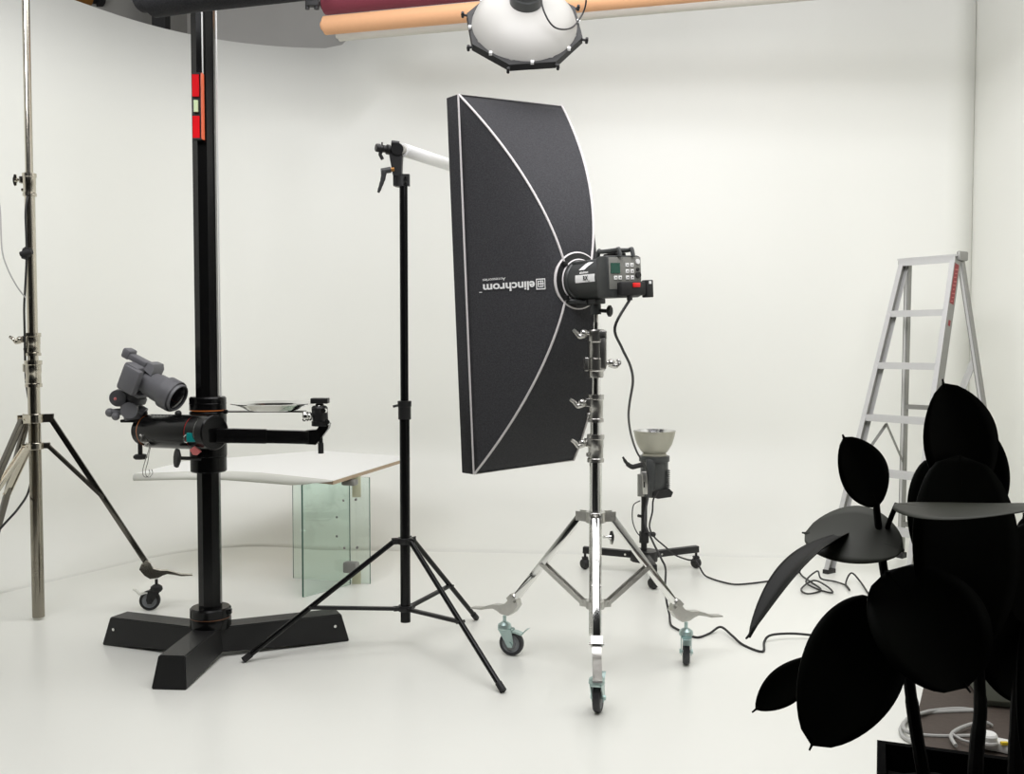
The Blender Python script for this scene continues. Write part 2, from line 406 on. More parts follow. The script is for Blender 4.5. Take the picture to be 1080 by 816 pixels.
# ------------------------------------------------------------------ black column stand
CX, CY = -1.205, 3.90
r0 = thing('camera_column_stand', 'tall black column camera stand with three-legged flat steel foot at left', 'camera stand', (CX, CY, 0))
def foot_arm(ang, L, h=.115):
    d = V((math.cos(ang), math.sin(ang), 0)); s = V((-d.y, d.x, 0)); o = V((CX, CY, 0)); mb = MB()
    def sec(x, wt, wb, zt, zb, dx=0): return [o + d * (x + dx) - s * wb + V((0, 0, zb)), o + d * (x + dx) + s * wb + V((0, 0, zb)), o + d * x + s * wt + V((0, 0, zt)), o + d * x - s * wt + V((0, 0, zt))]
    A = sec(0, .05, .062, h + .004, .022); B = sec(L - .05, .05, .062, h, .008); B2 = sec(L - .03, .05, .065, h, 0, .03)
    vs = [[mb.bm.verts.new(p) for p in S] for S in (A, B2)]
    for k in range(4): mb.bm.faces.new((vs[0][k], vs[0][(k + 1) % 4], vs[1][(k + 1) % 4], vs[1][k]))
    mb.bm.faces.new(vs[0][::-1]); mb.bm.faces.new(vs[1])
    bmesh.ops.bevel(mb.bm, geom=list(mb.bm.edges), offset=.004, segments=2, affect='EDGES')
    f = mb.build('foot', 'black_powder', r0)
    q = o + d * (L - .06) + V((0, 0, .07))
    for k in ((-1, 1) if abs(d.x) > .5 else ()): MB().cyl(q + s * k * .05, q + s * k * .064, .006).build('bolt', 'steel', f)
    return f
foot_arm(math.radians(266), .41); foot_arm(math.radians(158.5), .50); foot_arm(math.radians(25), .55)
mb = MB().m('black_gloss').lathe([(0, .11), (.078, .11), (.08, .115), (.08, .15), (.078, .155)], (CX, CY, 0), seg=48)
mb.m('dim_ring').lathe([(.0788, .153), (.0788, .156)], (CX, CY, 0), seg=48)
mb.m('black_gloss').lathe([(.077, .156), (.08, .158), (.08, .188), (.074, .194), (0, .194)], (CX, CY, 0), seg=48)
mb.box((CX + .075, CY - .02, .18), (.03, .02, .02), bev=.003)
mb.build('base_hub', None, r0)
mb = MB()
for z0, z1 in ((.19, 2.78),):
    mb.cyl((CX, CY, z0), (CX, CY, z1), .046, seg=8)
mb.xf(Matrix.Translation((CX, CY, 0)) @ Matrix.Rotation(PI / 8 + .1, 4, 'Z') @ Matrix.Translation((-CX, -CY, 0)))
mb.build('column', 'black_gloss', r0, angle=20)
# carriage sleeve on the column
zt = P(216, 418, CY).z; zb = P(216, 497, CY).z
mb = MB().m('black_gloss').lathe([(.047, zb), (.066, zb), (.07, zb + .004), (.07, zb + .06)], (CX, CY, 0), seg=48)
mb.lathe([(.07, zb + .062), (.0715, zb + .064), (.0715, zt - .062), (.07, zt - .06)], (CX, CY, 0), seg=48)
mb.m('orange_ring').lathe([(.0705, zt - .055), (.0705, zt - .051)], (CX, CY, 0), seg=48)
mb.m('black_gloss').lathe([(.071, zt - .051), (.071, zt - .006), (.066, zt), (.047, zt)], (CX, CY, 0), seg=48)
mb.lathe([(.0712, zt - .03), (.0722, zt - .029), (.0722, zt - .026), (.0712, zt - .025)], (CX, CY, 0), seg=48)
mb.build('carriage', None, r0)
# sideways drum in front of the carriage
A = P(150, 454, 3.96); B = P(227, 456, 3.72)
dd = (B - A).normalized()
L = (B - A).length
mb = MB().m('black_gloss').lathe([(0, 0), (.05, 0), (.058, .008), (.058, .035), (.063, .04), (.066, .05)], A, dd, 48)
mb.m('orange_ring').lathe([(.0655, .05), (.0655, .054)], A, dd, 48)
mb.m('black_gloss').lathe([(.066, .054), (.067, .06), (.067, L - .11), (.066, L - .1)], A, dd, 48)
mb.m('red_plastic').lathe([(.0655, L - .1), (.0655, L - .096)], A, dd, 48)
mb.m('black_gloss').lathe([(.067, L - .096), (.067, L - .045)], A, dd, 48)
mb.m('steel').lathe([(.0665, L - .045), (.0665, L - .043)], A, dd, 48)
mb.m('black_gloss').lathe([(.067, L - .043), (.067, L - .004), (.062, L), (0, L)], A, dd, 48)
drum = mb.build('drum_clamp', None, r0)
mb = MB()
for k in range(7):
    q = A + dd * (.085 + .021 * k) + V((0, 0, .0655)) + dd.cross(V((0, 0, 1))) * .012
    mb.box(q, (.006, .012, .003), frame((0, 0, 0), dd, (0, 0, 1)).to_3x3())
mb.build('scale_marks', 'camera_haze_grey', drum)
MB().cyl(P(188, 443, 3.8), P(188, 436, 3.8), .006).ball(P(188, 436, 3.8), .013).build('knob', 'black_rubber', r0)
q = P(190, 483, 3.76); e = P(212, 483.5, 3.80)
mb = MB().cyl(q, e, .007); dq = (q - e).normalized()
mb.lathe([(0, 0), (.02, 0), (.036, .006), (.038, .012), (.036, .018), (.012, .022), (0, .022)], q, dq, 10)
mb.build('knob', 'black_rubber', r0)
q = P(148, 481, 3.9)
MB().cyl(P(147.5, 449, 3.9), q, .009).lathe([(0, 0), (.02, 0), (.027, .006), (.027, .014), (.02, .02), (0, .02)], q - V((0, 0, .012)), (0, 0, 1), 12).build('knob', 'black_rubber', r0)
MB().box(P(145, 443.5, 3.93), (.12, .05, .012), bev=.003).box(P(152, 452, 3.95), (.05, .035, .06), bev=.006).build('head_plate', 'black_powder', r0)
# boom arm to the right
A2 = B - dd * .005 + V((.0, 0, 0)); 
a0 = P(228, 459, 3.72); a1 = P(333, 461.5, 3.80)
mb = MB().bar(a0, P(282, 460, 3.76), .05, .054, bev=.006)
mb.bar(P(280, 460, 3.76), P(326, 461, 3.795), .048, .050, bev=.005)
s_ = V((0, -.02, 0))
pts = [P(322, 454, 3.78), P(334, 453, 3.78), P(340, 443, 3.78), P(347, 447, 3.78), P(346, 452, 3.78), P(333, 469, 3.78), P(322, 468.5, 3.78)]
mb.prism(pts, (0, .045, 0))
mb.build('boom_arm', 'black_gloss', r0)
# ball head at the arm end
hz = 3.80
mb = MB().m('black_powder').cyl(P(338, 449, hz), P(338, 444, hz), .034, seg=32).cyl(P(338, 444, hz), P(337, 430, hz), .030, .031, seg=32)
mb.lathe([(.031, 0), (.026, .008), (.015, .010)], P(337, 430, hz), (0, 0, 1), 28)
mb.m('steel').ball(P(337, 430, hz), .021).m('black_powder').cyl(P(337, 430, hz), P(337.5, 423, hz), .011)
mb.box(P(337.5, 422.5, hz), (.066, .05, .021), bev=.003)
bh = mb.build('ball_head', None, r0)
q = P(329, 439, hz - .02)
mb = MB(); dk = V((-1, -.25, .03)).normalized()
mb.lathe([(0, 0), (.012, 0), (.016, .004), (.018, .008), (.014, .011), (.018, .014), (.020, .018), (.015, .021), (.020, .025), (.020, .031), (.016, .036), (0, .036)], q, dk, 24)
mb.build('knob', 'steel', bh)
MB().cyl(P(343, 433, hz - .03), P(341, 433, hz - .06), .009).build('knob', 'steel', bh)
MB().cyl(P(345, 446, hz - .03), P(345, 445, hz - .055), .010).build('knob', 'steel', bh)
MB().cyl(P(338, 448, hz), P(338.5, 470, hz), .008, seg=16).cyl(P(338.3, 467, hz), P(338.5, 478, hz), .011, seg=16).build('handle_rod', 'black_rubber', bh)
# thin shelf rod carrying the dish
e1 = P(230, 433, 3.85); e2 = P(322, 434.5, 3.86)
MB().box((e1 + e2) / 2, ((e2 - e1).length, .06, .0045), bev=.001).cyl(P(238, 436, 3.86), P(238, 432, 3.86), .008).build('shelf', 'black_gloss', r0)

# steel tray
zc_ = 3.86; c = P(288, 430.5, zc_)
t = thing('serving_tray', 'shallow polished metal tray on the thin black shelf beside the column', 'tray', c - V((0, 0, .012)))
sh_top = (P(288, 433.8, zc_)).z + .004
mb = MB(); c = V((c.x, c.y, sh_top))
seg8 = 8
prof = [(0, 0), (.085, 0), (.098, .003), (.130, .018), (.162, .027), (.164, .030), (.158, .030), (.128, .022), (.097, .007), (.08, .004), (0, .004)]
mb.lathe(prof, c, seg=16)
t1 = mb.build('tray_body', 'steel', t, angle=10)
MB().cyl(c + V((.0, 0, .004)), c + V((0, 0, .0055)), .055).build('tray_center', 'reflector_in', t)

# camera on its tilt head
cam_c = P(147, 397, 3.90)
fdir = V((.86, -.25, -.40)).normalized(); upv = V((.36, -.12, .92)); upv = (upv - fdir * upv.dot(fdir)).normalized()
M = frame(cam_c, fdir, upv) @ Matrix.Diagonal((1.12, 1.2, 1.2, 1))           # local x = lens direction, local z = camera up, local y = left
t = thing('digital_camera', 'black digital camera lightened to haze grey with zoom lens tilted down on its head', 'camera', cam_c - V((0, 0, .06)))
mb = MB().m('camera_haze_grey').box((0, 0, 0), (.062, .13, .092), bev=.012)
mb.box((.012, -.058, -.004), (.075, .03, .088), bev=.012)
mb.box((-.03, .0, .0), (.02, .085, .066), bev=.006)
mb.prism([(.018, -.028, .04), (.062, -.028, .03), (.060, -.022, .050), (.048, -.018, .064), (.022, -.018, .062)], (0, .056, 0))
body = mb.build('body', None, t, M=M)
MB().box((-.041, -.0, -.0), (.003, .07, .05)).build('screen', 'camera_haze_dark', body, M=M)
MB().box((.033, .047, -.004), (.003, .006, .07), bev=.001).build('strap_lug', 'white_print', body, M=M)
mb = MB().m('camera_haze_grey').lathe([(0, 0), (.040, 0), (.042, .012), (.045, .02), (.047, .05), (.050, .055), (.050, .085), (.052, .09), (.052, .142), (.050, .148), (.046, .148), (.043, .12), (0, .12)], (.028, 0, -.004), (1, 0, 0), 36)
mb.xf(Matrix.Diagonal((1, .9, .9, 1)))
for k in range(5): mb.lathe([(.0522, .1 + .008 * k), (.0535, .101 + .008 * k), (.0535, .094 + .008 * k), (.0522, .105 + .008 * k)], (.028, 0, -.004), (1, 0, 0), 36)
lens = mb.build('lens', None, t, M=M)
MB().ball((.168, 0, -.004), .044, (.12, 1, 1)).build('front_glass', 'glass_front', lens, M=M)
t2 = thing('hot_shoe_trigger', 'haze-grey radio trigger slid onto the hot shoe of the haze-grey camera', 'radio trigger', M @ V((0, 0, .07)))
MB().box((-.016, -.01, .053), (.085, .036, .020), bev=.005).box((-.062, -.01, .057), (.034, .042, .034), bev=.008).build('trigger_body', 'camera_haze_grey', t2, M=M)
MB().box((-.005, .01, .0505), (.03, .02, .007)).build('shoe_foot', 'camera_haze_dark', t2, M=M)
t3 = thing('tripod_head', 'haze-grey geared tripod head holding the tilted camera above the drum', 'tripod head', P(140, 441, 3.92))
a = M @ V((-.0, 0, -.052)); b = P(136, 415, 3.92); c_ = P(136, 438, 3.92)
mb = MB().box((.0, 0, -.053), (.09, .06, .012), bev=.002); mb.xf(M); mb.build('quick_plate', 'camera_haze_grey', t3)
mb = MB().box((.01, 0, -.073), (.075, .045, .026), bev=.006); mb.xf(M)
mb.cyl(P(124, 420, 3.88), P(132, 416, 3.97), .033, seg=28).box(P(141, 417, 3.93), (.08, .05, .034), frame((0, 0, 0), (.95, 0, -.0), (0, 0, 1)).to_3x3(), bev=.01)
mb.cyl(P(134, 424, 3.92), P(136, 434, 3.92), .028, .03)
mb.build('tilt_block', 'camera_haze_dark', t3)
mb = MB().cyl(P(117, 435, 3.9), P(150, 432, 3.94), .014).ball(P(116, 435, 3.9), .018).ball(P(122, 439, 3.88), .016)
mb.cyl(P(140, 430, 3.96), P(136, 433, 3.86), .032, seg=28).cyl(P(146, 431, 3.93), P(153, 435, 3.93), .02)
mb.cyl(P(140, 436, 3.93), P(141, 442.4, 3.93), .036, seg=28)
mb.build('pan_block', 'camera_haze_grey', t3)
MB().ball(P(121.5, 420.5, 3.865), .006).build('red_dot', 'pink', t3)
MB().ball(P(152, 436, 3.93), .014).build('knob', 'black_rubber', t3)

# hooks hanging from the drum
q = P(153, 463, 3.86)
t = thing('cable_clamp_with_hooks', 'metal clamp with two wire S hooks hanging under the black drum', 'hook', q)
MB().box(q, (.026, .02, .032), Matrix.Rotation(.35, 3, 'Y'), bev=.004).cyl(q + V((-.02, -.0, .018)), q + V((.0, -.0, .0)), .004).build('clamp', 'cast_metal', t)
for k, dx in enumerate((0, 3.0)):
    pts = [(152, 468), (155, 464), (157.5, 468), (156, 475), (153, 484), (150.5, 494), (151.5, 500), (155, 501), (158, 497), (157, 493)]
    MB().tube([P(x + dx * (.4 + .6 * (y > 480)), y + 2, 3.85 - .012 * k) for x, y in pts], .0016, seg=8).build('hook', 'steel', t)
q = P(202, 461, 3.70)
tg = MB().box(q, (.034, .018, .034), Matrix.Rotation(.1, 3, 'Z'), bev=.002).build('teal_clip', 'teal'); tag(tg, 'small teal plastic clip on the front of the black drum', 'clip')
t = thing('metal_hook_clip', 'tiny bright metal snap clip left of the teal clip', 'clip', P(195, 461, 3.70))
MB().tube([P(x, y, 3.695) for x, y in ((196, 458), (193.5, 461), (194.5, 465), (197, 466), (197, 462))], .003, seg=8).build('snap_ring', 'steel', t)
q = P(206, 475, 3.70)
tg = MB().prism([q + V((-.022, 0, .003)), q + V((-.004, 0, .016)), q + V((.02, 0, -.004)), q + V((.004, 0, -.018)), q + V((-.010, 0, -.016))], (0, .015, 0)).build('pink_clip', 'pink'); tag(tg, 'shiny pink clip under the teal one on the drum', 'clip')

# red spirit level on the column
za = P(210, 147, 3.85).z; zb2 = P(210, 79, 3.85).z; lx = P(208, 110, 3.85).x; ly = CY - .046 * 1.0 - .012
t = thing('spirit_level', 'red spirit level standing upright against the black column', 'spirit level', (lx, ly, za))
MB().box((lx, ly, (za + zb2) / 2 - .083), (.024, .02, .088)).box((lx, ly, (za + zb2) / 2 + .083), (.024, .02, .088)).m('black_rubber').box((lx, ly + .003, (za + zb2) / 2), (.022, .014, .08)).box((lx, ly, za - .002), (.03, .022, .005)).box((lx, ly, zb2 + .002), (.03, .022, .005))
mb = MB().m('red_paint').box((lx, ly, (za + zb2) / 2 - .082), (.026, .02, .09)).box((lx, ly, (za + zb2) / 2 + .082), (.026, .02, .09)).m('black_rubber').box((lx, ly + .003, (za + zb2) / 2), (.026, .012, .078)).box((lx + .004, ly, za - .001), (.034, .022, .006)).box((lx + .004, ly, zb2 + .001), (.034, .022, .006))
mb.m('black_rubber').box((lx + .017, ly + .002, (za + zb2) / 2), (.008, .012, .25))
mb.m('orange_edge').box((lx + .0235, ly, (za + zb2) / 2), (.007, .02, .252)); mb.build('level_body', None, t, smooth=False)
MB().cyl((lx, ly - .008, (za + zb2) / 2 - .022), (lx, ly - .008, (za + zb2) / 2 + .022), .009, seg=16).build('vial', 'vial', t)

# counterweight wires
for px, y1, lab in ((213, 78, 'thin pale wire ending at the red spirit level'), (228.5, 419, 'thin pale counterweight wire running down right of the black column')):
    Yw = 3.842 if px == 213 else 3.88
    a = P(px, 8, Yw); b = P(px + (y1 - 8) * .011, y1, Yw)
    o = MB().cyl((b.x - .0, b.y, b.z), (b.x, b.y, 2.75), .0028, seg=8).build('steel_wire', 'wire_white'); tag(o, lab, 'wire')
    o.location = (0, 0, 0)

# ------------------------------------------------------------------ hanging black roll above
a = P(152, -3, 3.55); b = P(395, -30, 3.30)
dd = (b - a).normalized()
t = thing('hanging_black_backdrop_roll', 'big black backdrop roll hanging across the top left corner', 'backdrop roll', a)
MB().lathe([(0, -.02), (.045, -.02), (.052, -.01), (.054, .02), (.072, .035), (.068, .2), (.066, (b - a).length + .2), (0, (b - a).length + .2)], a, dd, 40).build('cloth_roll', 'fabric', t)
for f_ in (.25, .75):
    q = a.lerp(b, f_); mb = MB().bar(q + V((0, 0, .05)), V((q.x, q.y, 4.0)), .03, .006, up=(0, 1, 0)); mb.build('strap', 'black_rubber', t)

# ------------------------------------------------------------------ background paper rolls (top)
def roll(name, lab, x0, y0, D0, z, r, m, core=True, x_end=2.3, slope=-.2687):
    a = V((x0, y0, z)); d = V((1, slope, 0)).normalized(); L = (x_end - x0) / d.x
    t = thing(name, lab, 'backdrop roll', a)
    MB().lathe([(r * .5, 0), (r, 0), (r, L), (r * .5, L)], a, d, 32).build('paper', m, t)
    MB().lathe([(r * .38, -.02), (r * .5, -.02), (r * .5, .1), (r * .38, .1)], a, d, 24).build('core_tube', 'black_rubber' if m == 'burgundy' else m, t)
    for f_ in (.5, .9):
        q = a + d * (L * f_); MB().bar(q + V((0, 0, r)), V((q.x, q.y, 4.0)), .02, .004, up=(0, 1, 0)).build('hanger', 'black_rubber', t)
p_ = P(343, 27, 5.55); roll('paper_roll', 'peach coloured paper roll under the burgundy roll at the ceiling', p_.x, p_.y, 0, p_.z, .050, 'peach')
p_ = P(343, 4, 5.75); roll('paper_roll', 'burgundy paper roll hung highest at the ceiling', p_.x, p_.y, 0, p_.z, .062, 'burgundy')
p_ = P(358, 38, 5.95); roll('paper_roll', 'thin pale grey paper roll behind the peach roll', p_.x, p_.y, 0, p_.z, .03, 'pale_paper')
q = P(330, 4, 5.5)
t = thing('roll_bracket', 'small black chain bracket at the left end of the burgundy roll', 'bracket', q)
MB().box(q, (.07, .04, .03), bev=.004).cyl(q + V((-.03, 0, -.03)), q + V((-.03, 0, .2)), .012).cyl(q + V((.02, -.0, -.03)), q + V((.02, 0, .03)), .014).bar(q + V((0, 0, .01)), V((q.x, q.y, 4)), .02, .01, up=(0, 1, 0)).build('bracket_body', 'black_rubber', t)
q = P(62, -8, 6.55); e = P(88, -6, 6.5)
a = P(30, -6, 6.1); 
b = P(90, -5, 6.45)
t = thing('wall_roll', 'orange brown roll end with dark cap peeking above the white wall', 'backdrop roll', b)
dd = (b - a).normalized()
MB().cyl(a, b, .075).build('paper', 'brass', t)
MB().cyl(b, b + dd * .05, .06).cyl(b + dd * .05, b + dd * .10, .075).build('end_cap', 'black_rubber', t)

# ------------------------------------------------------------------ beauty dish
dc = P(553, 29, 4.0); ax = V((-.04, .83, -.54)).normalized()
t = thing('beauty_dish', 'white beauty dish lamp seen from behind, hanging at top centre', 'studio light', dc)
Rm = .216
mb = MB().lathe([(.06, -.122), (.08, -.120), (.12, -.110), (.165, -.084), (.198, -.046), (.212, -.008), (.218, -.004), (.218, .004), (.212, .004), (.205, -.008), (.19, -.034), (.16, -.062), (.11, -.092), (.07, -.108)], dc, ax, 64)
dish = mb.build('dish', 'dish', t)
mb = MB().lathe([(0, .01), (.214, .006), (.214, .002), (0, .004)], dc, ax, 64); mb.build('diffuser_cloth', 'white_paper', dish)
# octagonal black speed ring sock with pegs
Mx = frame(dc, ax, (0, 0, 1))
mb = MB(); rows = []
for k in range(9):
    an = k * PI / 4 + .28; e = V((0, math.cos(an), math.sin(an)))
    rows.append([Mx @ (e * .214 + V((-.014, 0, 0))), Mx @ (e * .238 + V((-.012, 0, 0))), Mx @ (e * .240 + V((.018, 0, 0))), Mx @ (e * .214 + V((.02, 0, 0)))])
mb.grid([list(r) + [r[0]] for r in rows]); g = mb.build('grid_frame', 'black_rubber', t, smooth=False)
for k in range(8):
    mb = MB(); mw = MB()
    an = k * PI / 4 + .28
    e = V((0, math.cos(an), math.sin(an)))
    mb.cyl(Mx @ (e * .232), Mx @ (e * .262), .005, seg=8).cyl(Mx @ (e * .256 + V((-.012, 0, 0))), Mx @ (e * .256 + V((.012, 0, 0))), .006, seg=8)
    e2 = V((0, math.cos(an + .4), math.sin(an + .4))); mw.box(Mx @ (e2 * .219 + V((-.016, 0, 0))), (.012, .012, .012), Mx.to_3x3())
    mb.build('peg', 'black_rubber', g); mw.build('clip', 'white_print', g)
b0 = dc - ax * .11
MB().lathe([(0, .0), (.062, 0), (.064, -.012), (.064, -.05), (.060, -.055), (.060, -.26), (.055, -.27), (0, -.27)], b0, ax, 40).build('lamp_head', 'strobe_grey', t)
q = b0 - ax * .15
MB().cyl(q, (q.x, q.y, 4.0), .015).box((q.x, q.y, q.z + .07), (.16, .03, .02)).build('hanging_pole', 'black_rubber', t)
tg = MB().tube([P(572, -30, 3.82), P(571, 0, 3.80), P(576, 17, 3.80), P(584, 28, 3.82), P(594, 31, 3.84), P(603, 29, 3.90), P(609, 23, 3.95), P(616, 11, 3.95), P(618, -5, 3.9), P(612, -40, 3.85)], .0035, seg=8).build('power_cable', 'cord_black'); tag(tg, 'dark cable looping across the back of the hanging dish lamp', 'cable')

# ------------------------------------------------------------------ left roller stand
LX, LY = P(37.5, 500, 4.4).x, 4.40
def zl_(y, D=4.4): return P(38, y, D).z
t = thing('roller_stand', 'tall nickel roller light stand cut by the left edge of the view', 'light stand', (LX, LY, 0))
rad = lambda *a: [(math.radians(x), r) for x, r in a]
roller_stand(t, (LX, LY), rad((19, .49), (140, .53), (250, .50)), zl_(441), zl_(470),
    [(.026, .012, zl_(395)), (.022, zl_(395), zl_(195)), (.0165, zl_(195), 2.95)],
    [(zl_(408), zl_(380), .032, '', 2.9), (zl_(375), zl_(351), .030, 'lever', PI), (zl_(207), zl_(183), .026, 'wing', PI)],
    'nickel_dark_reflect', 'nickel', 'nickel', leg_w=.024, tip_z=.172, castm=('black_rubber', 'black_rubber'), frac=.5, pole_bot=.012, castr=.047, fpar={19: 190, 140: 140, 250: 250})
tg = MB().tube([P(29, 207, 4.37), P(27, 225, 4.36), P(28, 255, 4.36), P(28, 275, 4.36), P(26.5, 305, 4.36), P(25.5, 325, 4.36), P(26, 350, 4.36), P(27, 395, 4.40), P(30, 420, 4.445), P(35, 450, 4.45), P(36, 475, 4.45), P(31, 515, 4.44), P(20, 535, 4.3), P(5, 552, 4.25), P(-20, 580, 4.2)], .005, seg=8).build('power_cable', 'cord_black'); tag(tg, 'black cable running down the pole of the left roller stand', 'cable')
q = P(28, 266, 4.36)
tg = MB().box(q, (.035, .03, .035), Matrix.Rotation(.3, 3, 'Y'), bev=.008).cyl(q + V((-.02, -.012, -.01)), q + V((.03, -.012, .002)), .012).cyl(q + V((-.01, 0, -.03)), q + V((.006, 0, .02)), .014).build('cable_clip', 'black_rubber'); tag(tg, 'black clamp clipped on the left roller stand pole', 'clamp')
tg = MB().tube([P(-6, 190, 4.3), P(0, 220, 4.3), P(2, 262, 4.3), P(8, 283, 4.31), P(18, 302, 4.33), P(27, 314, 4.36)], .0032, seg=8).build('thin_cable', 'cord_grey'); tag(tg, 'thin grey cord slung in from the left edge to the pole', 'cable')

# ------------------------------------------------------------------ black light stand with clamp
BX, BY = P(427, 500, 3.97).x, 3.97
def zb_(y): return P(427, y, BY).z
t = thing('light_stand', 'black tripod light stand with slim legs in front of the table', 'light stand', (BX, BY, 0))
mb = MB().cyl((BX, BY, .112), (BX, BY, zb_(432)), .0205, seg=28).cyl((BX, BY, zb_(432)), (BX, BY, zb_(190)), .0165, seg=28)
mb.build('pole', 'black_gloss', t)
z0 = zb_(442)
mb = MB().lathe([(.018, 0), (.026, 0), (.026, .05), (.028, .052), (.028, .074), (.018, .075)], (BX, BY, z0), seg=24); cl = mb.build('collar', 'black_powder', t)
MB().cyl((BX - .02, BY - .01, z0 + .058), (BX - .045, BY - .015, z0 + .052), .005).build('clamp_lever', 'black_rubber', cl)
zc0 = zb_(570); zl0 = zb_(641)
mbc = MB(); ring(mbc, (BX, BY, zc0), .0205, .032, .024); mbs = MB(); ring(mbs, (BX, BY, zl0), .0205, .030, .022)
for (tx, ty) in (((258, 695)), ((530, 727)), ((502, 651))):
    tip = G(tx, ty, .012); d = V((tip.x - BX, tip.y - BY, 0)); R = d.length; d.normalize(); s = V((-d.y, d.x, 0))
    a = V((BX, BY, zc0)) + d * .045
    for k in (-1, 1):
        mbc.box(V((BX, BY, zc0)) + d * .036 + s * k * .011, (.036, .004, .022), frame((0, 0, 0), d, (0, 0, 1)).to_3x3())
        mbs.box(V((BX, BY, zl0)) + d * .034 + s * k * .010, (.03, .004, .016), frame((0, 0, 0), d, (0, 0, 1)).to_3x3())
    mbc.cyl(a - s * .017, a + s * .017, .005, seg=10)
    leg = MB().cyl(a, tip, .0105, seg=20).build('leg', 'black_gloss', t)
    dl = (tip - a).normalized(); MB().cyl(tip - dl * .03, tip + dl * .006, .013, seg=16).build('rubber_foot', 'black_rubber', leg)
    m_ = a.lerp(tip, .57); e = V((BX, BY, zl0)) + d * .04
    MB().bar(e, m_, .02, .014, up=(0, 0, 1), bev=.003).cyl(m_ - s * .018, m_ + s * .018, .006, seg=10).build('brace', 'black_powder', t)
mbc.build('leg_collar', 'black_powder', t); mbs.build('brace_collar', 'black_powder', t)

# super clamp
def pc(x, y, dy=0): return P(x, y, BY + dy)
t = thing('super_clamp', 'black screw clamp with ratchet handle on top of the black tripod stand', 'clamp', pc(422, 195))
mb = MB().prism([pc(415, 184), pc(432, 184), pc(432, 196), pc(415, 196)], (0, .03, 0)); mb.xf(Matrix.Translation((0, -.015, 0)))
mb.cyl(pc(423, 197), pc(423, 186), .024, seg=20)
mb.prism([p - V((0, .02, 0)) for p in (pc(411, 164), pc(418, 158), pc(425, 164), pc(424.5, 172), pc(424, 186), pc(415, 186))], (0, .04, 0))
cb = mb.build('clamp_body', 'black_powder', t)
for y_ in (187, 192.6): MB().cyl(pc(427.7, y_, -.03), pc(427.7, y_, -.01), .005).build('bolt', 'steel', cb)
mb = MB(); x0 = pc(396.5, 155.5, -.03); x1 = pc(423, 160, .02); dq = (x1 - x0).normalized()
mb.lathe([(.008, 0), (.015, 0), (.0165, .004), (.0165, .016), (.012, .018), (.012, .026), (.0145, .028), (.0145, .038), (.013, .04), (.020, .046), (.020, .056), (.016, .06), (.019, .068), (.022, .072), (.022, .1), (.018, .105), (0, .105)], x0, dq, 20)
mb.cyl(x0 + dq * .0, x0 + dq * .01, .008)
mb.cyl(pc(403, 150, -.02), pc(403, 157, -.02), .003).cyl(pc(419, 157, -.03), pc(419, 157, .03), .024).cyl(pc(413, 151, 0), pc(421, 152, 0), .012)
mb.build('spigot', 'black_powder', t)
MB().tube([pc(404, 157, -.02), pc(401, 162, -.02), pc(402, 165, -.02), pc(403.5, 168, -.02)], .007, seg=10).build('toggle', 'black_powder', t)
h0 = pc(415, 179, -.02)
mb = MB().m('brass').cyl(pc(416, 178.5, -.02), pc(411, 179, -.02), .008).m('strobe_grey').cyl(pc(412, 179, -.02), pc(402, 180.5, -.03), .0125, .011, seg=20)
mb.tube([pc(405, 180, -.03), pc(404, 188, -.03), pc(401.5, 196, -.03), pc(399, 203, -.03)], [.0115, .010, .0085, .007, .0055], seg=12)
mb.build('ratchet_handle', None, t)
a = P(425, 158, 3.985); d = V((-.273 + .43, .34, .004)).normalized()
t = thing('white_roll', 'white paper roll held by the clamp, reaching behind the softbox', 'paper roll', a)
MB().lathe([(.018, 0), (.026, 0), (.026, .9), (.018, .9)], a, d, 32).build('paper', 'white_paper', t)
MB().lathe([(.0, -.01), (.0175, -.01), (.0175, .91), (0, .91)], a, d, 20).build('core_tube', 'pale_paper', t)

# ------------------------------------------------------------------ table with glass legs
zt_ = .580
T = [(-.87, 4.77), (-.60, 5.78), (-1.20, 6.12), (-1.85, 5.55), (-1.93, 5.02), (-1.70, 5.10), (-1.49, 5.12), (-1.30, 5.06), (-1.10, 4.93)]
t = thing('low_table', 'low white-topped table with wooden edge and glass legs behind the column', 'table', (-1.3, 5.3, 0))
mb = MB().m('ply').prism([V((x, y, zt_ - .022)) for x, y in T], (0, 0, .018)).m('table_white').prism([V((x, y, zt_ - .004)) for x, y in T], (0, 0, .004))
mb.build('tabletop', None, t, smooth=False)
mb = MB(); lip = [T[0], T[8], T[7], T[6], T[5], T[4]]; rows = []
for i, (x, y) in enumerate(lip):
    h = (.004, .045, .05, .045, .04, .035)[i]
    rows.append([(x, y, zt_), (x - .004, y - .012, zt_ - h * .2), (x - .003, y - .02, zt_ - h * .6), (x, y - .02, zt_ - h)])
o = mb.grid(rows).build('front_lip', 'lip_grey', t); solidify(o, .003, 1)
def glass(nm, a, b, th, z1):
    a, b = V((*a, 0)), V((*b, 0)); d = (b - a).normalized(); n = V((-d.y, d.x, 0))
    mb = MB().m('glass').prism([a + V((0, 0, .002)), b + V((0, 0, .002)), b + V((0, 0, z1)), a + V((0, 0, z1))], n * th)
    o = mb.build(nm, None, t, smooth=False)
    mb = MB()
    for q in (a, b): mb.box(q + n * th / 2 + V((0, 0, z1 / 2)), (.0015, th * 1.0, z1 - .006), Matrix((d, n, V((0, 0, 1)))).transposed())
    mb.build('glass_rim', 'glass_edge', o, smooth=False); return o
glass('glass_leg', (-1.02, 4.69 + .09), (-.833, 5.04), .010, zt_ - .024)
glass('glass_leg', (-1.16, 5.18), (-.735, 5.05), .008, zt_ - .024)
glass('glass_leg', (-1.60, 5.16), (-1.66, 5.30), .010, zt_ - .024)
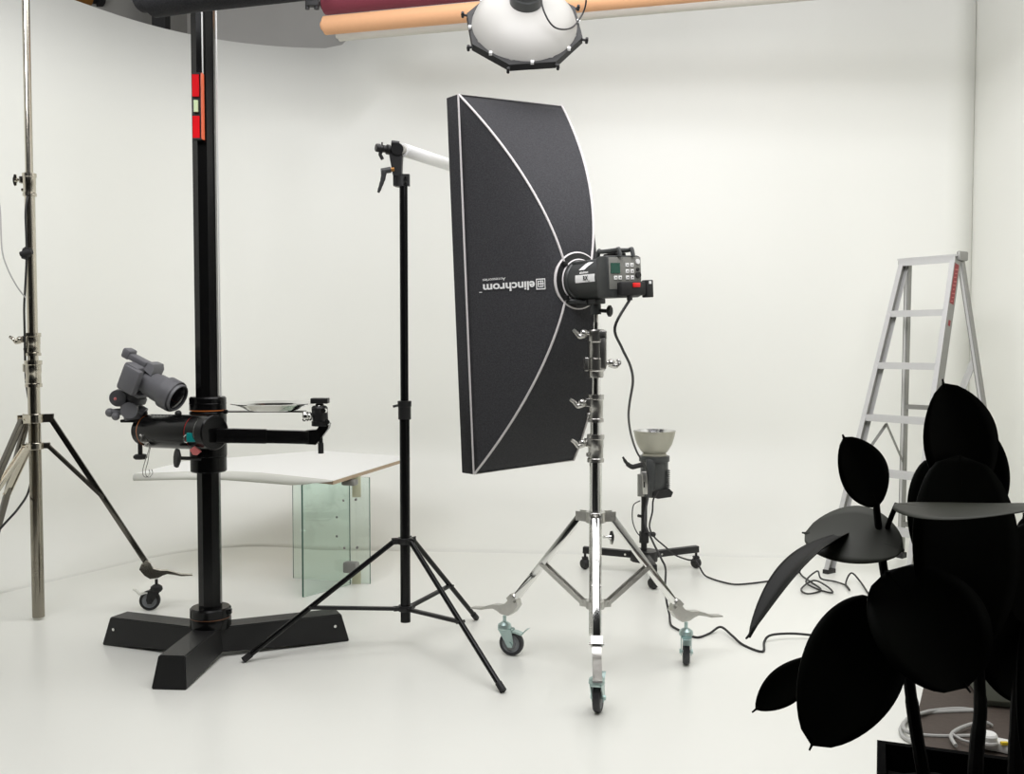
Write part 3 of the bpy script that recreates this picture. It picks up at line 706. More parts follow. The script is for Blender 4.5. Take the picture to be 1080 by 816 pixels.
for i, (x, y) in enumerate(((362, 527.5), (354.5, 545), (354.5, 565), (363, 577.5))):
    q = P(x, y, 4.99); MB().cyl(q, q + V((.003, -.012, 0)), .0055, seg=14).build('glass_bolt', 'alu_dark', t)
for (x, y) in ((375.5, 526.5), (377, 577)):
    q = P(x, y, 5.04); MB().cyl(q, q + V((.0, -.012, 0)), .0065, seg=14).build('glass_bolt', 'alu_dark', t)
for (x, y, h) in ((369, 508.5, .03), (370.5, 598, .055)):
    q = P(x, y, 5.0); MB().box(q, (.075, .05, h), Matrix.Rotation(-.3, 3, 'Z'), bev=.008).build('glass_bracket', 'alu_dark', t)
q = P(376, 513, 5.06); MB().box(q, (.045, .004, .11)).build('glass_bracket', 'frosted', t)
q = P(376, 608, 5.06); MB().box(q, (.045, .004, .08)).build('glass_bracket', 'frosted', t)

# ------------------------------------------------------------------ chrome roller stand
SX, SY = .312, 3.66
def zs(y): return P(626, y, SY).z
t = thing('roller_stand', 'chrome roller light stand on three casters carrying the softbox', 'light stand', (SX, SY, 0))
roller_stand(t, (SX, SY), rad((22, .385), (145, .405), (266, .395)), zs(545), zs(637),
    [(.0235, .16, zs(482)), (.0205, zs(482), zs(440)), (.0165, zs(440), zs(390)), (.012, zs(390), zs(340))],
    [(zs(487), zs(458), .028, 'lever', PI + .4), (zs(445), zs(416), .026, 'lever', PI + .2)],
    'chrome', 'chrome', 'cast_metal', leg_w=.026, tip_z=.185, pole_bot=.15, castr=.05, frac=.5, fpar={22: 262, 145: -20, 266: 75})
wing_screw(t, (SX + .026, SY - .02, zs(565)), (1, -.3, 0), .045, 'chrome', 'wing_screw')
# big top clamp
za_, zb3 = zs(398), zs(347)
mb = MB().lathe([(.0, 0), (.026, 0), (.028, .006), (.028, .022), (.031, .026)], (SX, SY, za_), seg=32)
mb.lathe([(.031, .026), (.033, .028), (.033, .07), (.030, .072), (.030, .13), (.033, .134), (.033, .172), (.028, .178), (0, .178)], (SX + .002, SY, za_), seg=32)
mb.box((SX - .036, SY - .01, za_ + .05), (.018, .03, .05), bev=.004).box((SX + .024, SY - .012, za_ + .095), (.026, .04, .13), bev=.008)
mb.box((SX + .02, SY - .012, za_ + .158), (.034, .04, .034), bev=.005)
c_ = mb.build('spigot_clamp', 'cast_metal', t)
lever_screw(c_, (SX - .028, SY - .02, za_ + .165), (-1, -.2, 0), .06); lever_screw(c_, (SX + .036, SY - .01, za_ + .055), (1, -.1, 0), .04)

# ------------------------------------------------------------------ strobe head + softbox
rdir = V((.55, -.835, 0)).normalized()
rc = P(609, 296, 3.745)             # ring centre
Ml = frame(rc, rdir, (0, 0, 1)) @ Matrix.Rotation(math.radians(3), 4, 'X')   # local x = to the rear of the lamp, local y to the right/back, -y faces camera
t = thing('studio_strobe', 'dark grey studio flash head with button panel fixed behind the softbox', 'studio light', P(620, 322, 3.66))
mb = MB().m('strobe_grey').lathe([(0, .0), (.06, .0), (.072, .006), (.076, .014), (.076, .03), (.073, .034), (.074, .235), (0, .235)], (0, 0, 0), (1, 0, 0), 48)
n0 = len(mb.bm.faces)
mb.box((.252, -.006, .0), (.066, .160, .150), bev=.012)
mb.box((.07, -.03, .062), (.1, .03, .012), bev=.003)
bd = mb.build('housing', None, t, M=Ml)
mb = MB().box((.2845, -.004, .012), (.004, .146, .112), bev=.0015); pn = mb.build('control_panel', 'panel_grey', t, M=Ml)
mb = MB().box((.288, -.050, .030), (.003, .040, .036)); mb.build('display', 'screen_green', pn, M=Ml)
for (y, z) in ((.004, .040), (.026, .040), (.004, .018), (.026, .018), (-.050, -.004), (-.030, -.004), (.004, -.004), (.026, -.004)):
    MB().m('white_print').box((.288, y, z), (.004, .014, .014), bev=.001).m('black_print').box((.2899, y, z), (.0012, .005, .004)).build('button', None, pn, M=Ml)
MB().m('white_print').cyl((.285, .052, .052), (.292, .052, .052), .009).m('black_rubber').cyl((.285, .052, .024), (.292, .052, .024), .006).cyl((.285, .052, .004), (.294, .052, .004), .011).build('sockets', None, pn, M=Ml)
mb = MB().m('black_print').box((.297, .014, -.044), (.03, .118, .050), bev=.008).box((.300, .085, -.046), (.03, .03, .062), bev=.003)
pw = mb.build('power_block', None, t, M=Ml)
MB().box((.314, .022, -.032), (.006, .032, .016), bev=.002).build('power_switch', 'red_plastic', pw, M=Ml)
MB().box((.316, .084, -.024), (.003, .010, .010)).build('sticker', 'white_print', pw, M=Ml)
MB().cyl((.30, .0, -.068), (.30, .0, -.085), .010).build('plug', 'black_rubber', pw, M=Ml)
mb = MB().tube([(.165, -.03, .075), (.175, -.03, .098), (.19, -.03, .094), (.27, -.03, .094), (.285, -.03, .096), (.292, -.03, .07)], .008, seg=10, sub=5)
mb.tube([(.165, .03, .075), (.175, .03, .098), (.19, .03, .094), (.27, .03, .094), (.285, .03, .096), (.292, .03, .07)], .008, seg=10, sub=5)
mb.cyl((.19, -.03, .094), (.19, .03, .094), .007).cyl((.27, -.03, .094), (.27, .03, .094), .007).build('handle', 'strobe_grey', t, M=Ml)
MB().box((.225, 0, .079), (.07, .05, .012), bev=.004).build('vent_cap', 'black_rubber', t, M=Ml)
# writing on the camera-facing side
def side(x, z, o=.0008):
    r = .073 + o; zz = max(-.07, min(.07, z)); return Ml @ V((x, -math.sqrt(max(r * r - zz * zz, 0)), z))
def bside(x, z): return side(x, z)
mb = MB().m('white_print'); rows = [[side(.085 + .115 * i / 6, -.012 + .028 * k / 4, .0020) for i in range(7)] for k in range(5)]
mb.grid(rows); mb.m('white_print').grid([[side(.098 + .034 * i / 3 + .007 * k, .034 + .026 * k / 4, .0020) for i in range(4)] for k in range(5)])
add_text(mb, text_verts('elinchrom', .0125, bold=.0004), lambda x, y: side(.108 + x, .0205 + y, .0022))
mb.m('black_print'); add_text(mb, text_verts('RX', .021, bold=.0008), lambda x, y: side(.133 + x, -.004 + y, .0034))
add_text(mb, text_verts('style', .007), lambda x, y: side(.160 + x, -.010 + y, .0034))
mb.build('name_plate', None, bd, recalc=False)
# tilt bracket
mb = MB().box((.085, 0, -.082), (.10, .05, .020), bev=.004).cyl((.105, 0, -.085), (.105, 0, -.13), .020).cyl((.02, -.02, -.084), (.09, -.02, -.084), .012)
mb.tube([(-.012, -.06, -.095), (.0, -.05, -.078), (.03, -.03, -.078), (.07, -.02, -.084)], .011)
mb.build('tilt_bracket', 'strobe_grey', t, M=Ml)
kb = Ml @ V((.11, -.0, -.115))
mb = MB().cyl(kb, kb + V((.05, -.02, -.004)), .007); mb.lathe([(0, 0), (.014, 0), (.021, .004), (.021, .014), (.014, .018), (0, .018)], kb + V((.038, -.016, -.003)), (.93, -.37, 0), 8)
mb.build('knob', 'black_rubber', t)
MB().cyl((SX - .001, SY, zs(346)), (SX - .001, SY, kb.z + .01), .009).build('spigot', 'cast_metal', t)

# softbox in the same local frame (x<0 is towards the front frame)
DEP = .40; Wd = .50; Hd = 1.50
s0 = thing('softbox', 'tall black strip softbox seen from behind with pale seams', 'softbox', Ml @ V((-.1, 0, -.1)))
Msb = frame(rc, rdir, (0, 0, 1)) @ Matrix.Rotation(math.radians(2.6), 4, 'X')
SHY = .0
def rho(s): return 1 - s
def sp_(s, q):          # s 0 front rim .. 1 ring ; q in [0,4) round perimeter
    hw = Wd / 2; hh = Hd / 2
    k = int(q) % 4; f = q - int(q)
    cs = [(-hw, -hh), (-hw, hh), (hw, hh), (hw, -hh)]
    a, b = cs[k], cs[(k + 1) % 4]; y = a[0] + (b[0] - a[0]) * f; z = a[1] + (b[1] - a[1]) * f
    g = rho(s)
    inset = 1 - .05 * math.sin(PI * f) * math.sin(PI * min(s * 1.05, 1)) * (1 if k % 2 == 0 else .6)
    if k % 2 == 0: yr, zr = y * g * inset, z * g
    else: yr, zr = y * g, z * g * (inset * .5 + .5)
    an = [math.radians(d) for d in (225, 135, 45, -45)]
    aa, bb = an[k], an[(k + 1) % 4]
    if k == 3: bb = math.radians(-135)
    th = aa + (bb - aa) * f; rr = .085
    yc, zc2 = rr * math.cos(th), rr * math.sin(th)
    w_ = s ** 1.0
    # move from the rectangle towards the ring
    y2 = yr + yc * w_; z2 = zr + zc2 * w_
    dep = -DEP + (DEP + .004) * (1 - (1 - s) ** 1.75)
    return V((dep, y2, z2))
rows = []; NS = 26
for i in range(NS + 1):
    s = i / NS; rows.append([Msb @ sp_(s, q / 10) for q in range(41)][:41])
mb = MB(); mb.grid(rows); bmesh.ops.remove_doubles(mb.bm, verts=mb.bm.verts, dist=1e-5)
fab = mb.build('fabric_shell', 'fabric', s0, angle=50); solidify(fab, .003, -1)
# recessed lip band
mb = MB(); rows = []
for x_, k_ in ((-DEP, 1.0), (-DEP - .006, 1.012), (-DEP - .085, 1.02), (-DEP - .088, 1.0)):
    rows.append([Msb @ V((x_, y * k_ * Wd / 2, z * (1 + (k_ - 1) * .3) * Hd / 2)) for y, z in ((-1, -1), (-1, -.5), (-1, 0), (-1, .5), (-1, 1), (0, 1), (1, 1), (1, .5), (1, 0), (1, -.5), (1, -1), (0, -1), (-1, -1))])
mb.grid(rows); o = mb.build('lip', 'fabric', s0); solidify(o, .003, 0)
MB().box((-DEP - .07, 0, 0), (.003, Wd - .004, Hd - .004)).build('diffuser_cloth', 'white_paper', s0, M=Msb)
for q in range(4):
    MB().tube([Msb @ (sp_(i / NS, q) + V((.002, 0, 0)) + V((0, *(sp_(i / NS, q).yz.normalized() * .002)))) for i in range(NS + 1)], .0045, seg=8, smooth=False).build('seam', 'piping_grey', s0)
MB().tube([Msb @ (V((-DEP, y * (Wd / 2 + .002), z * (Hd / 2 + .002)))) for y, z in ((-1, -1), (-1, 0), (-1, 1), (1, 1), (1, 0), (1, -1))], .0045, seg=8, smooth=False, closed=True).build('seam', 'piping_grey', s0)
mb = MB().m('black_powder').lathe([(.074, -.004), (.104, -.006), (.106, .0), (.104, .006), (.074, .01)], (0, 0, 0), (1, 0, 0), 48)
mb.m('piping_grey').lathe([(.104, -.006), (.109, -.002), (.109, .005), (.104, .008)], (0, 0, 0), (1, 0, 0), 48)
mb.m('piping_grey').lathe([(.078, .008), (.082, .013), (.078, .016)], (0, 0, 0), (1, 0, 0), 48)
sr = mb.build('speed_ring', None, s0, M=Msb)
for an in (45, 135, 225, 315):
    mb = MB(); e = V((0, math.cos(math.radians(an)), math.sin(math.radians(an)))); mb.box(V((.012, 0, 0)) + e * .09, (.014, .018, .018), bev=.003)
    mb.build('rod_socket', 'black_powder', sr, M=Msb)
# logo on the left panel, upside down
def onpanel(d, z):      # d: distance in local y from ring centre (negative = left edge), z height local
    lo, hi = 0, 1
    for _ in range(30):
        m_ = (lo + hi) / 2
        zf = .5
        yv = sp_(m_, .5).y
        if yv < d: lo = m_
        else: hi = m_
    s = lo; a = sp_(s, 0.001).z; b = sp_(s, .999).z; f = (z - a) / (b - a); f = max(.01, min(.99, f))
    p = sp_(s, f); p1 = sp_(min(s + .01, 1), f); p2 = sp_(s, min(f + .01, .999)); n = (p1 - p).cross(p2 - p).normalized()
    if n.y > 0: n = -n
    return Msb @ (p + n * .004)
mb = MB(); LW = .100; vt = text_verts('elinchrom', .060, bold=.0016); mxw = max(x for x, y in vt[0]); KS = LW / mxw
# right end of the word starts at y=-.075 and reads towards the left edge because it is rotated by 180 degrees
Y0, Z0 = -.144, .004
def dens(vf, n=1): return vf
add_text(mb, vt, lambda x, y: onpanel(Y0 - x * KS * .80, Z0 - y * .74))
def R4(x0, z0, x1, z1):
    return [[onpanel(Y0 + .002 + .0175 * (1 - (x0 + (x1 - x0) * i) / S), Z0 + .008 - (z0 + (z1 - z0) * k)) for i in (0, 1)] for k in (0, 1)]
S = .036
for (a, b, c2, d2) in ((0, 0, S, .004), (0, S, S, S + .004), (0, 0, .003, S), (S - .003, 0, S, S + .004), (.006, .017, S - .006, .0205), (.016, .006, .019, S - .004), (.008, .007, .011, .030), (.026, .010, .029, .030), (.008, .028, .028, .031), (.008, .008, .03, .011)):
    mb.grid(R4(a, b, c2, d2))
add_text(mb, text_verts('Accessories', .021), lambda x, y: onpanel(Y0 - .046 - x * .34, Z0 + .022 - y * .8))
mb.grid([[onpanel(Y0 - LW * .80 - .002 - .004 * i, Z0 - .028 - .003 * k) for i in (0, 1)] for k in (0, 1)])
lg = mb.build('logo_print', 'white_print', fab, smooth=False)
solidify(lg, .0006, 0)

# long cable from the strobe down to the floor
pts = [Ml @ V((.30, 0, -.083)), P(648.5, 345, 3.48), P(656, 367, 3.55), P(664.5, 385, 3.65), P(667.5, 402, 3.8), P(664, 425, 4.0), P(663, 441, 4.2), P(666, 460, 4.5), P(672, 477, 4.85), P(682, 495, 5.0), P(684, 520, 4.98), P(680, 548, 4.9), P(688, 570, 4.8), P(698, 590, 4.72), P(702, 600, 4.65), P(701.5, 620, 4.5)]
fp_ = [(707, 657), (710, 661), (722, 667), (735, 672), (748, 668), (760, 661), (772, 670), (784, 680), (804, 687), (806, 677), (812, 670), (830, 668), (850, 669), (880, 673)]
hs = {735: 0, 760: .02, 772: .012, 812: .02, 830: .02, 850: .015}
pts += [P(703, 634, 4.42), P(706, 648, 4.40)] + [G(x, y, .005 + hs.get(x, 0)) for x, y in fp_]
tg = MB().tube(pts, .0052, seg=8).build('power_cable', 'cord_black'); tag(tg, 'long black cable dropping from the softbox flash head to the floor', 'cable')

# ------------------------------------------------------------------ low light on its floor stand
QX, QY = .715, 5.30
t = thing('low_floor_stand', 'low black rolling floor stand behind the chrome stand', 'light stand', (QX, QY, 0))
mb = MB()
def zq(y): return P(678, y, QY).z
mb.cyl((QX, QY, .06), (QX, QY, zq(512)), .0165, seg=24).build('pole', 'black_powder', t)
MB().lathe([(.017, 0), (.026, 0), (.026, .06), (.017, .06)], (QX, QY, zq(572)), seg=24).cyl((QX, QY - .02, zq(560)), (QX + .045, QY - .035, zq(562)), .008).ball((QX + .045, QY - .035, zq(562)), .014).build('collar', 'black_rubber', t)
MB().cyl((QX, QY, zq(545)), (QX - .035, QY - .02, zq(543)), .008).build('knob', 'black_rubber', t)
MB().cyl((QX, QY, .07), (QX, QY, .125), .075, seg=12).build('hub', 'black_powder', t)
for (tx, ty) in ((734, 599), (617, 600), (689, 621)):
    e = G(tx, ty, 0); d = V((e.x - QX, e.y - QY, 0)); R = d.length; d.normalize(); s = V((-d.y, d.x, 0))
    mb = MB().bar(V((QX, QY, .10)) + d * .05, V((QX, QY, .108)) + d * (R + .01), .036, .036, bev=.003)
    lg = mb.build('leg', 'black_powder', t)
    for k in (.06, .10): MB().cyl(V((QX, QY, .10)) + d * k - s * .021, V((QX, QY, .10)) + d * k + s * .021, .006, seg=8).build('bolt', 'steel', lg)
    c_ = V((QX, QY, 0)) + d * R
    mb = MB().cyl(c_ + V((0, 0, .05)), c_ + V((0, 0, .1)), .007).lathe([(0, -.02), (.024, -.018), (.030, -.006), (.031, .0), (.030, .006), (.024, .018), (0, .02)], c_ + V((0, 0, .031)), (.8, .5, 0), 24).box(c_ + V((0, 0, .062)), (.035, .035, .012), bev=.004)
    mb.build('caster', 'black_rubber', t)
HX = P(690, 500, QY).x
t = thing('floor_flash_head', 'black flash head with metal bowl reflector pointing up, on low stand', 'studio light', (HX, QY, zq(525)))
zt2 = zq(480.5); zb4 = zq(523)
mb = MB().lathe([(0, zb4), (.068, zb4), (.074, zb4 + .012), (.074, zt2 - .03), (.082, zt2 - .028), (.082, zt2), (0, zt2)], (HX, QY, 0), seg=40)
for k in range(10): mb.box((HX + .066, QY - .03, zb4 + .045 + .011 * k), (.022, .05, .004))
mb.box((HX - .03, QY - .055, (zt2 + zb4) / 2), (.05, .05, zt2 - zb4 - .02), bev=.008)
h_ = mb.build('housing', 'strobe_grey', t)
MB().prism([P(x, y, 5.22) for x, y in ((688, 518), (706, 516), (710, 519), (708, 524), (694, 526), (688, 524))], (0, .13, 0)).build('base_shoe', 'black_rubber', t)
zr = zt2
mb = MB().m('reflector').lathe([(.064, 0), (.066, .002), (.066, .010), (.060, .013), (.075, .03), (.095, .065), (.107, .105), (.111, .13), (.114, .133), (.114, .137)], (HX, QY, zr), seg=48)
mb.m('reflector_in').lathe([(.114, .137), (.109, .136), (.103, .1), (.09, .064), (.07, .03), (.05, .016), (0, .014)], (HX, QY, zr), seg=48)
mb.build('reflector_bowl', None, t)
a = P(677, 495, 5.18)
mb = MB().m('cast_metal').bar(P(681, 521, 5.18), P(679.5, 497, 5.18), .028, .02, up=(0, 1, 0), bev=.003).m('black_rubber').cyl(P(677, 490, 5.2), P(667, 492.5, 5.17), .013).tube([P(668, 492.5, 5.17), P(664, 491, 5.17), P(660, 487, 5.16), P(657, 482, 5.15)], [.013, .012, .009, .006], seg=10)
mb.m('alu_dark').cyl(P(676, 500, 5.24), P(676, 523, 5.24), .019).m('black_print').box(P(679.5, 511, 5.165), (.008, .003, .03))
mb.build('tilt_bracket', None, t)
tg = MB().tube([P(694, 518, 5.15), P(689, 527, 5.15), P(688, 540, 5.15), P(685, 555, 5.16), P(690, 566, 5.18), P(700, 575, 5.2), P(712, 585, 5.25), P(725, 590, 5.25), P(734, 592, 5.28), G(742, 605, .02)] + [G(x, y, .005) for x, y in ((748, 609), (760, 613), (775, 616), (792, 615), (808, 613), (822, 611))] + [G(843, 603, .01), G(841, 596, .06), G(845, 606, .01), G(856, 614, .006), G(866, 622, .006), G(852, 626, .008), G(845, 621, .012), G(858, 612, .02), G(872, 618, .02), G(878, 625, .01), G(862, 621, .008), G(850, 613, .02), G(862, 602, .04), G(866, 610, .02), G(880, 613, .01), G(892, 617, .01), G(896, 622, .01), G(892, 615, .01), G(898, 604, .05), G(908, 614, .015), G(918, 628, .005), G(924, 623, .006), G(935, 621, .005)], .0045, seg=8, sub=5).build('power_cable', 'cord_black'); tag(tg, 'black cable tangled on the floor between the low stand and ladder', 'cable')
tg = MB().tube([P(675, 528, 5.25), P(668, 533, 5.22), P(667, 548, 5.22), P(671, 560, 5.24), P(677, 567, 5.27)], .003, seg=8).build('sync_cable', 'cord_black'); tag(tg, 'thin black cable looped left of the low stand pole', 'cable')

# ------------------------------------------------------------------ step ladder
FL = V((1.70, 5.29, 0)); wv = V((.6, -.8, 0)); dv = V((.8, .6, 0)); FR = FL + wv * .47
TL = P(951, 277, 5.50); TR = P(1005, 274, 5.25); TL.z = TR.z = 1.705; TL = V((TL.x, 5.50, 1.705)); TR = V((TR.x, 5.25, 1.705))
RL = G(957, 588, .0); RL = V((2.26, 5.68, 0)); RR = V((2.66, 5.24, 0))
t = thing('step_ladder', 'silver aluminium folding step ladder with a red sticker strip by the right wall', 'ladder', (FL + RR) / 2)
LH = 1.705
wn = (TR - TL).normalized()
def rail(a, b, wd, dp, m, name='front_rail'):
    return MB().bar(a, b, wd, dp, up=dv, bev=.003)
for a, b, k in ((FL, TL, -1), (FR, TR, 1)):
    ax_ = (b - a).normalized(); dep = (dv - ax_ * dv.dot(ax_)).normalized(); sd = ax_.cross(dep)
    mb = MB()
    eo = (sd if sd.dot(wv) * k > 0 else -sd); wo = eo * .0115
    mb.m('alu_web').bar(a + V((0, 0, .02)) + dep * .03 + wo, b + dep * .03 + wo, .004, .060, up=dep)
    mb.m('alu').bar(a + V((0, 0, .02)), b, .026, .004, up=dep).bar(a + V((0, 0, .02)) + dep * .06, b + dep * .06, .026, .004, up=dep)
    rl = mb.build('front_rail', None, t, smooth=False)
    MB().box(a + V((0, 0, .016)) + dep * .03, (.075, .034, .03), frame((0, 0, 0), dv, (0, 0, 1)).to_3x3(), bev=.004).build('rubber_foot', 'black_rubber', rl)
    if k == 1:
        e = eo
        stk = MB().m('red_ink').bar(b - ax_ * .255 + dep * .026 + e * .0138, b - ax_ * .035 + dep * .026 + e * .0138, .0012, .038, up=dep)
        stk.m('pink_ink')
        for q in range(9): stk.bar(b - ax_ * (.245 - .022 * q) + dep * (.014 + .004 * (q % 2)) + e * .0146, b - ax_ * (.238 - .022 * q) + dep * (.034 + .004 * (q % 3)) + e * .0146, .006, .0012, up=e)
        stk.build('red_sticker', None, rl, smooth=False)
        MB().box(b - ax_ * .36 + dep * .03 + e * .0142, (.002, .018, .03), frame((0, 0, 0), e, ax_).to_3x3()).build('red_mark', 'red_ink', rl)
for i in range(1, 6):
    f_ = 1 - i * .284 / LH; a = FL.lerp(TL, f_); b = FR.lerp(TR, f_)
    mb = MB().m('alu').bar(a + dv * .035, b + dv * .035, .074, .004, up=(0, 0, 1))
    mb.bar(a - dv * .003 - V((0, 0, .014)), b - dv * .003 - V((0, 0, .014)), .004, .034, up=(0, 0, 1)).bar(a + dv * .07 - V((0, 0, .008)), b + dv * .07 - V((0, 0, .008)), .004, .02, up=(0, 0, 1))
    for q in range(5): mb.bar(a + dv * (.01 + .013 * q) + V((0, 0, .003)), b + dv * (.01 + .013 * q) + V((0, 0, .003)), .004, .002)
    mb.build('step', None, t, smooth=False)
mb = MB().m('alu').bar(TL + dv * .04 - wn * .02 + V((0, 0, .006)), TR + dv * .04 + wn * .02 + V((0, 0, .006)), .10, .01, up=(0, 0, 1)).bar(TL - dv * .006 - V((0, 0, .012)) - wn * .015, TR - dv * .006 - V((0, 0, .012)) + wn * .015, .004, .04, up=(0, 0, 1))
mb.build('top_cap', None, t, smooth=False)
MB().cyl(TL + dv * .05 - V((0, 0, .02)), TL + dv * .05 + V((0, 0, .002)), .045, seg=24).box(TR + dv * .06 + wn * .02 + V((0, 0, .004)), (.09, .02, .05), frame((0, 0, 0), dv, (0, 0, 1)).to_3x3(), bev=.008).build('hinge', 'alu_dark', t)
TL2, TR2 = TL + dv * .065, TR + dv * .08
for a, b in ((RL, TL2), (RR, TR2)):
    ax_ = (b - a).normalized(); mb = MB().m('alu_dark').bar(a + V((0, 0, .02)), b - V((0, 0, .02)), .028, .034, up=dv, bev=.003).m('alu').bar(a + V((0, 0, .02)) - dv * .018, b - V((0, 0, .02)) - dv * .018, .012, .003, up=dv)
    rl = mb.build('rear_rail', None, t, smooth=False)
    MB().box(a + V((0, 0, .018)), (.05, .045, .034), frame((0, 0, 0), dv, (0, 0, 1)).to_3x3(), bev=.004).build('rubber_foot', 'black_rubber', rl)
for f_ in (.52, .12):
    a = RL.lerp(TL2, f_); b = RR.lerp(TR2, f_); MB().bar(a, b, .03, .025, up=(0, 0, 1)).build('cross_bar', 'alu_dark', t, smooth=False)
a = RR.lerp(TR2, .70); b = RL.lerp(TL2, .14)
for o_ in (0, .05): MB().bar(a - V((0, 0, o_)), RL.lerp(RR, .2) + V((0, 0, .45 - o_)), .006, .02, up=(0, 0, 1)).build('diagonal_brace', 'alu', t, smooth=False)
m_ = FL.lerp(TL, .40) + dv * .07; e = RL.lerp(TL2, .36); g_ = FL.lerp(TL, .475) + dv * .12 + wn * .06
pk = P(935, 447, 5.35)
MB().bar(FL.lerp(TL, .35) + dv * .07, pk, .005, .016).bar(pk, RL.lerp(TL2, .33), .005, .016).build('spreader', 'alu_dark', t, smooth=False)

# ------------------------------------------------------------------ cabinet, power strip, grey cable
cb0 = V((1.60, 3.32, 0)); ud = V((.97, -.24, 0)).normalized(); vd = V((.24, .97, 0)).normalized()
t = thing('grey_cabinet', 'grey green cabinet low at the right edge behind the plant', 'cabinet', cb0)
Rm_ = Matrix((ud, vd, V((0, 0, 1)))).transposed()
MB().box(cb0 + ud * .3 + vd * .2 + V((0, 0, .24)), (.6, .4, .44), Rm_, bev=.004).box(cb0 + ud * .3 + vd * .2 + V((0, 0, .01)), (.56, .36, .02), Rm_).build('carcass', 'green_grey', t)
MB().box(cb0 + ud * .3 - vd * .008 + V((0, 0, .24)), (.58, .014, .42), Rm_, bev=.003).build('door', 'green_grey', t)
MB().box(cb0 + ud * .3 + vd * .2 + V((0, 0, .47)), (.63, .43, .02), Rm_, bev=.003).build('top', 'green_grey', t)
q = G(1048, 787, .02)
t = thing('power_strip', 'white power strip with round plug and yellow tag at lower right', 'power strip', q)
MB().box(q + V((.04, .0, .0)), (.20, .055, .03), Matrix.Rotation(-.6, 3, 'Z'), bev=.008).build('strip_body', 'socket_white', t)
MB().lathe([(0, 0), (.030, 0), (.030, .006)] + [(.028, .008), (.029, .022), (.025, .028), (0, .028)], q + V((-.02, .0, .014)), seg=20).build('round_plug', 'socket_white', t)
MB().box(q + V((.022, -.02, .018)), (.02, .012, .008)).build('yellow_tag', 'yellow', t)
pts = [G(x, y, .007) for x, y in ((1035, 749), (1000, 750), (975, 752), (958, 758), (950, 768), (953, 777), (965, 784))]
pts2 = [G(x, y, .020) for x, y in ((1008, 786), (1003, 776), (1010, 769), (1026, 763), (1040, 762))]
mb = MB().tube(pts + [G(975, 790, .007), G(990, 800, .007), G(1010, 797, .007)], .0065, seg=8).tube([G(1040, 775, .007), G(1000, 776, .007), G(975, 775, .007), G(958, 772, .018), G(953, 765, .018), G(958, 757, .018), G(972, 752, .016), G(985, 749, .012), G(1010, 747, .01), G(1030, 749, .008)], .006, seg=8)
mb.tube(pts2 + [G(1046, 765, .01)], .006, seg=8).tube([G(1005, 774, .022), G(1015, 780, .02), G(1028, 783, .02), G(1040, 784, .03)], .004, seg=8)
tg = mb.build('coiled_cable', 'cord_grey'); tag(tg, 'pale grey cable coiled on the brown floor behind the plant', 'cable')

# ------------------------------------------------------------------ potted rubber plant
pc0 = V((.574, 1.496, .64)); u_ = V((.936, -.35, 0)); v_ = V((-.35, -.936, 0))
pz = .635
base = G(925, 780, pz); 
c00 = base; ctr = c00 + u_ * .15 + v_ * .15
t = thing('potted_rubber_plant', 'dark broad-leaved rubber plant in a tall black planter, lower right foreground', 'potted plant', (ctr.x, ctr.y, 0))
Rp = Matrix((u_, -v_, V((0, 0, 1)))).transposed()
mb = MB()
def sq(h, z): return [V((ctr.x, ctr.y, z)) + u_ * (sx * h) + v_ * (sy * h) for sx, sy in ((-1, -1), (1, -1), (1, 1), (-1, 1))]
vs = [[mb.bm.verts.new(p) for p in sq(h, z)] for h, z in ((.115, 0), (.15, pz), (.138, pz), (.134, pz - .05))]
mb.bm.faces.new(vs[0])
for A_, B_ in zip(vs, vs[1:]):
    for k in range(4): mb.bm.faces.new((A_[k], A_[(k + 1) % 4], B_[(k + 1) % 4], B_[k]))
mb.bm.faces.new(vs[-1]); mb.build('planter', 'pot_black', t, smooth=False)
mb = MB(); n_ = 12; rows = []
for i in range(n_ + 1): rows.append([V((ctr.x, ctr.y, pz - .035 + random.uniform(-.006, .006))) + u_ * ((i / n_ - .5) * .268) + v_ * ((k / n_ - .5) * .268) for k in range(n_ + 1)])
mb.grid(rows).build('soil', 'soil', t)
def leaf(base, tip, hw, nrm, bow=.0, m='leaf_dark', fold=.12, p=.85, droop=0, q=.72, sharp=.006):
    base, tip = V(base), V(tip); ax_ = (tip - base); L = ax_.length; ax_.normalize(); n = V(nrm); n = (n - ax_ * n.dot(ax_)).normalized(); s = n.cross(ax_)
    NT, NW = 22, 8; rows = []
    for i in range(NT + 1):
        f = i / NT; wv_ = hw * max(math.sin(PI * min(f ** p, 1)), 0) ** q
        if i == 0 or i == NT: wv_ = .0008
        c = base + ax_ * (L * f) + n * (bow * math.sin(PI * f)) 
        row = []
        for k in range(-NW // 2, NW // 2 + 1):
            x = k / (NW / 2); rip = .0 * math.sin(f * 40 + abs(x) * 3) * abs(x)
            row.append(c + s * (wv_ * x) + n * (fold * wv_ * abs(x) ** 1.5 + rip))
        rows.append(row)
    # pointed drip tip
    e = rows[-1][NW // 2] + ax_ * sharp
    mb = MB().grid(rows); mb.tube([rows[-2][NW // 2], rows[-1][NW // 2], e], [.0012, .0012, .0008], seg=6, smooth=False)
    mid = [r[NW // 2] - n * .002 for r in rows]; mb.tube(mid, [.0025, .002, .0015, .0012, .001], seg=6, smooth=False)
    o = mb.build('leaf', m, t, recalc=False); solidify(o, .0012, 0); return o
def pxw(h, Y): return h / F * Y
D0 = 1.40
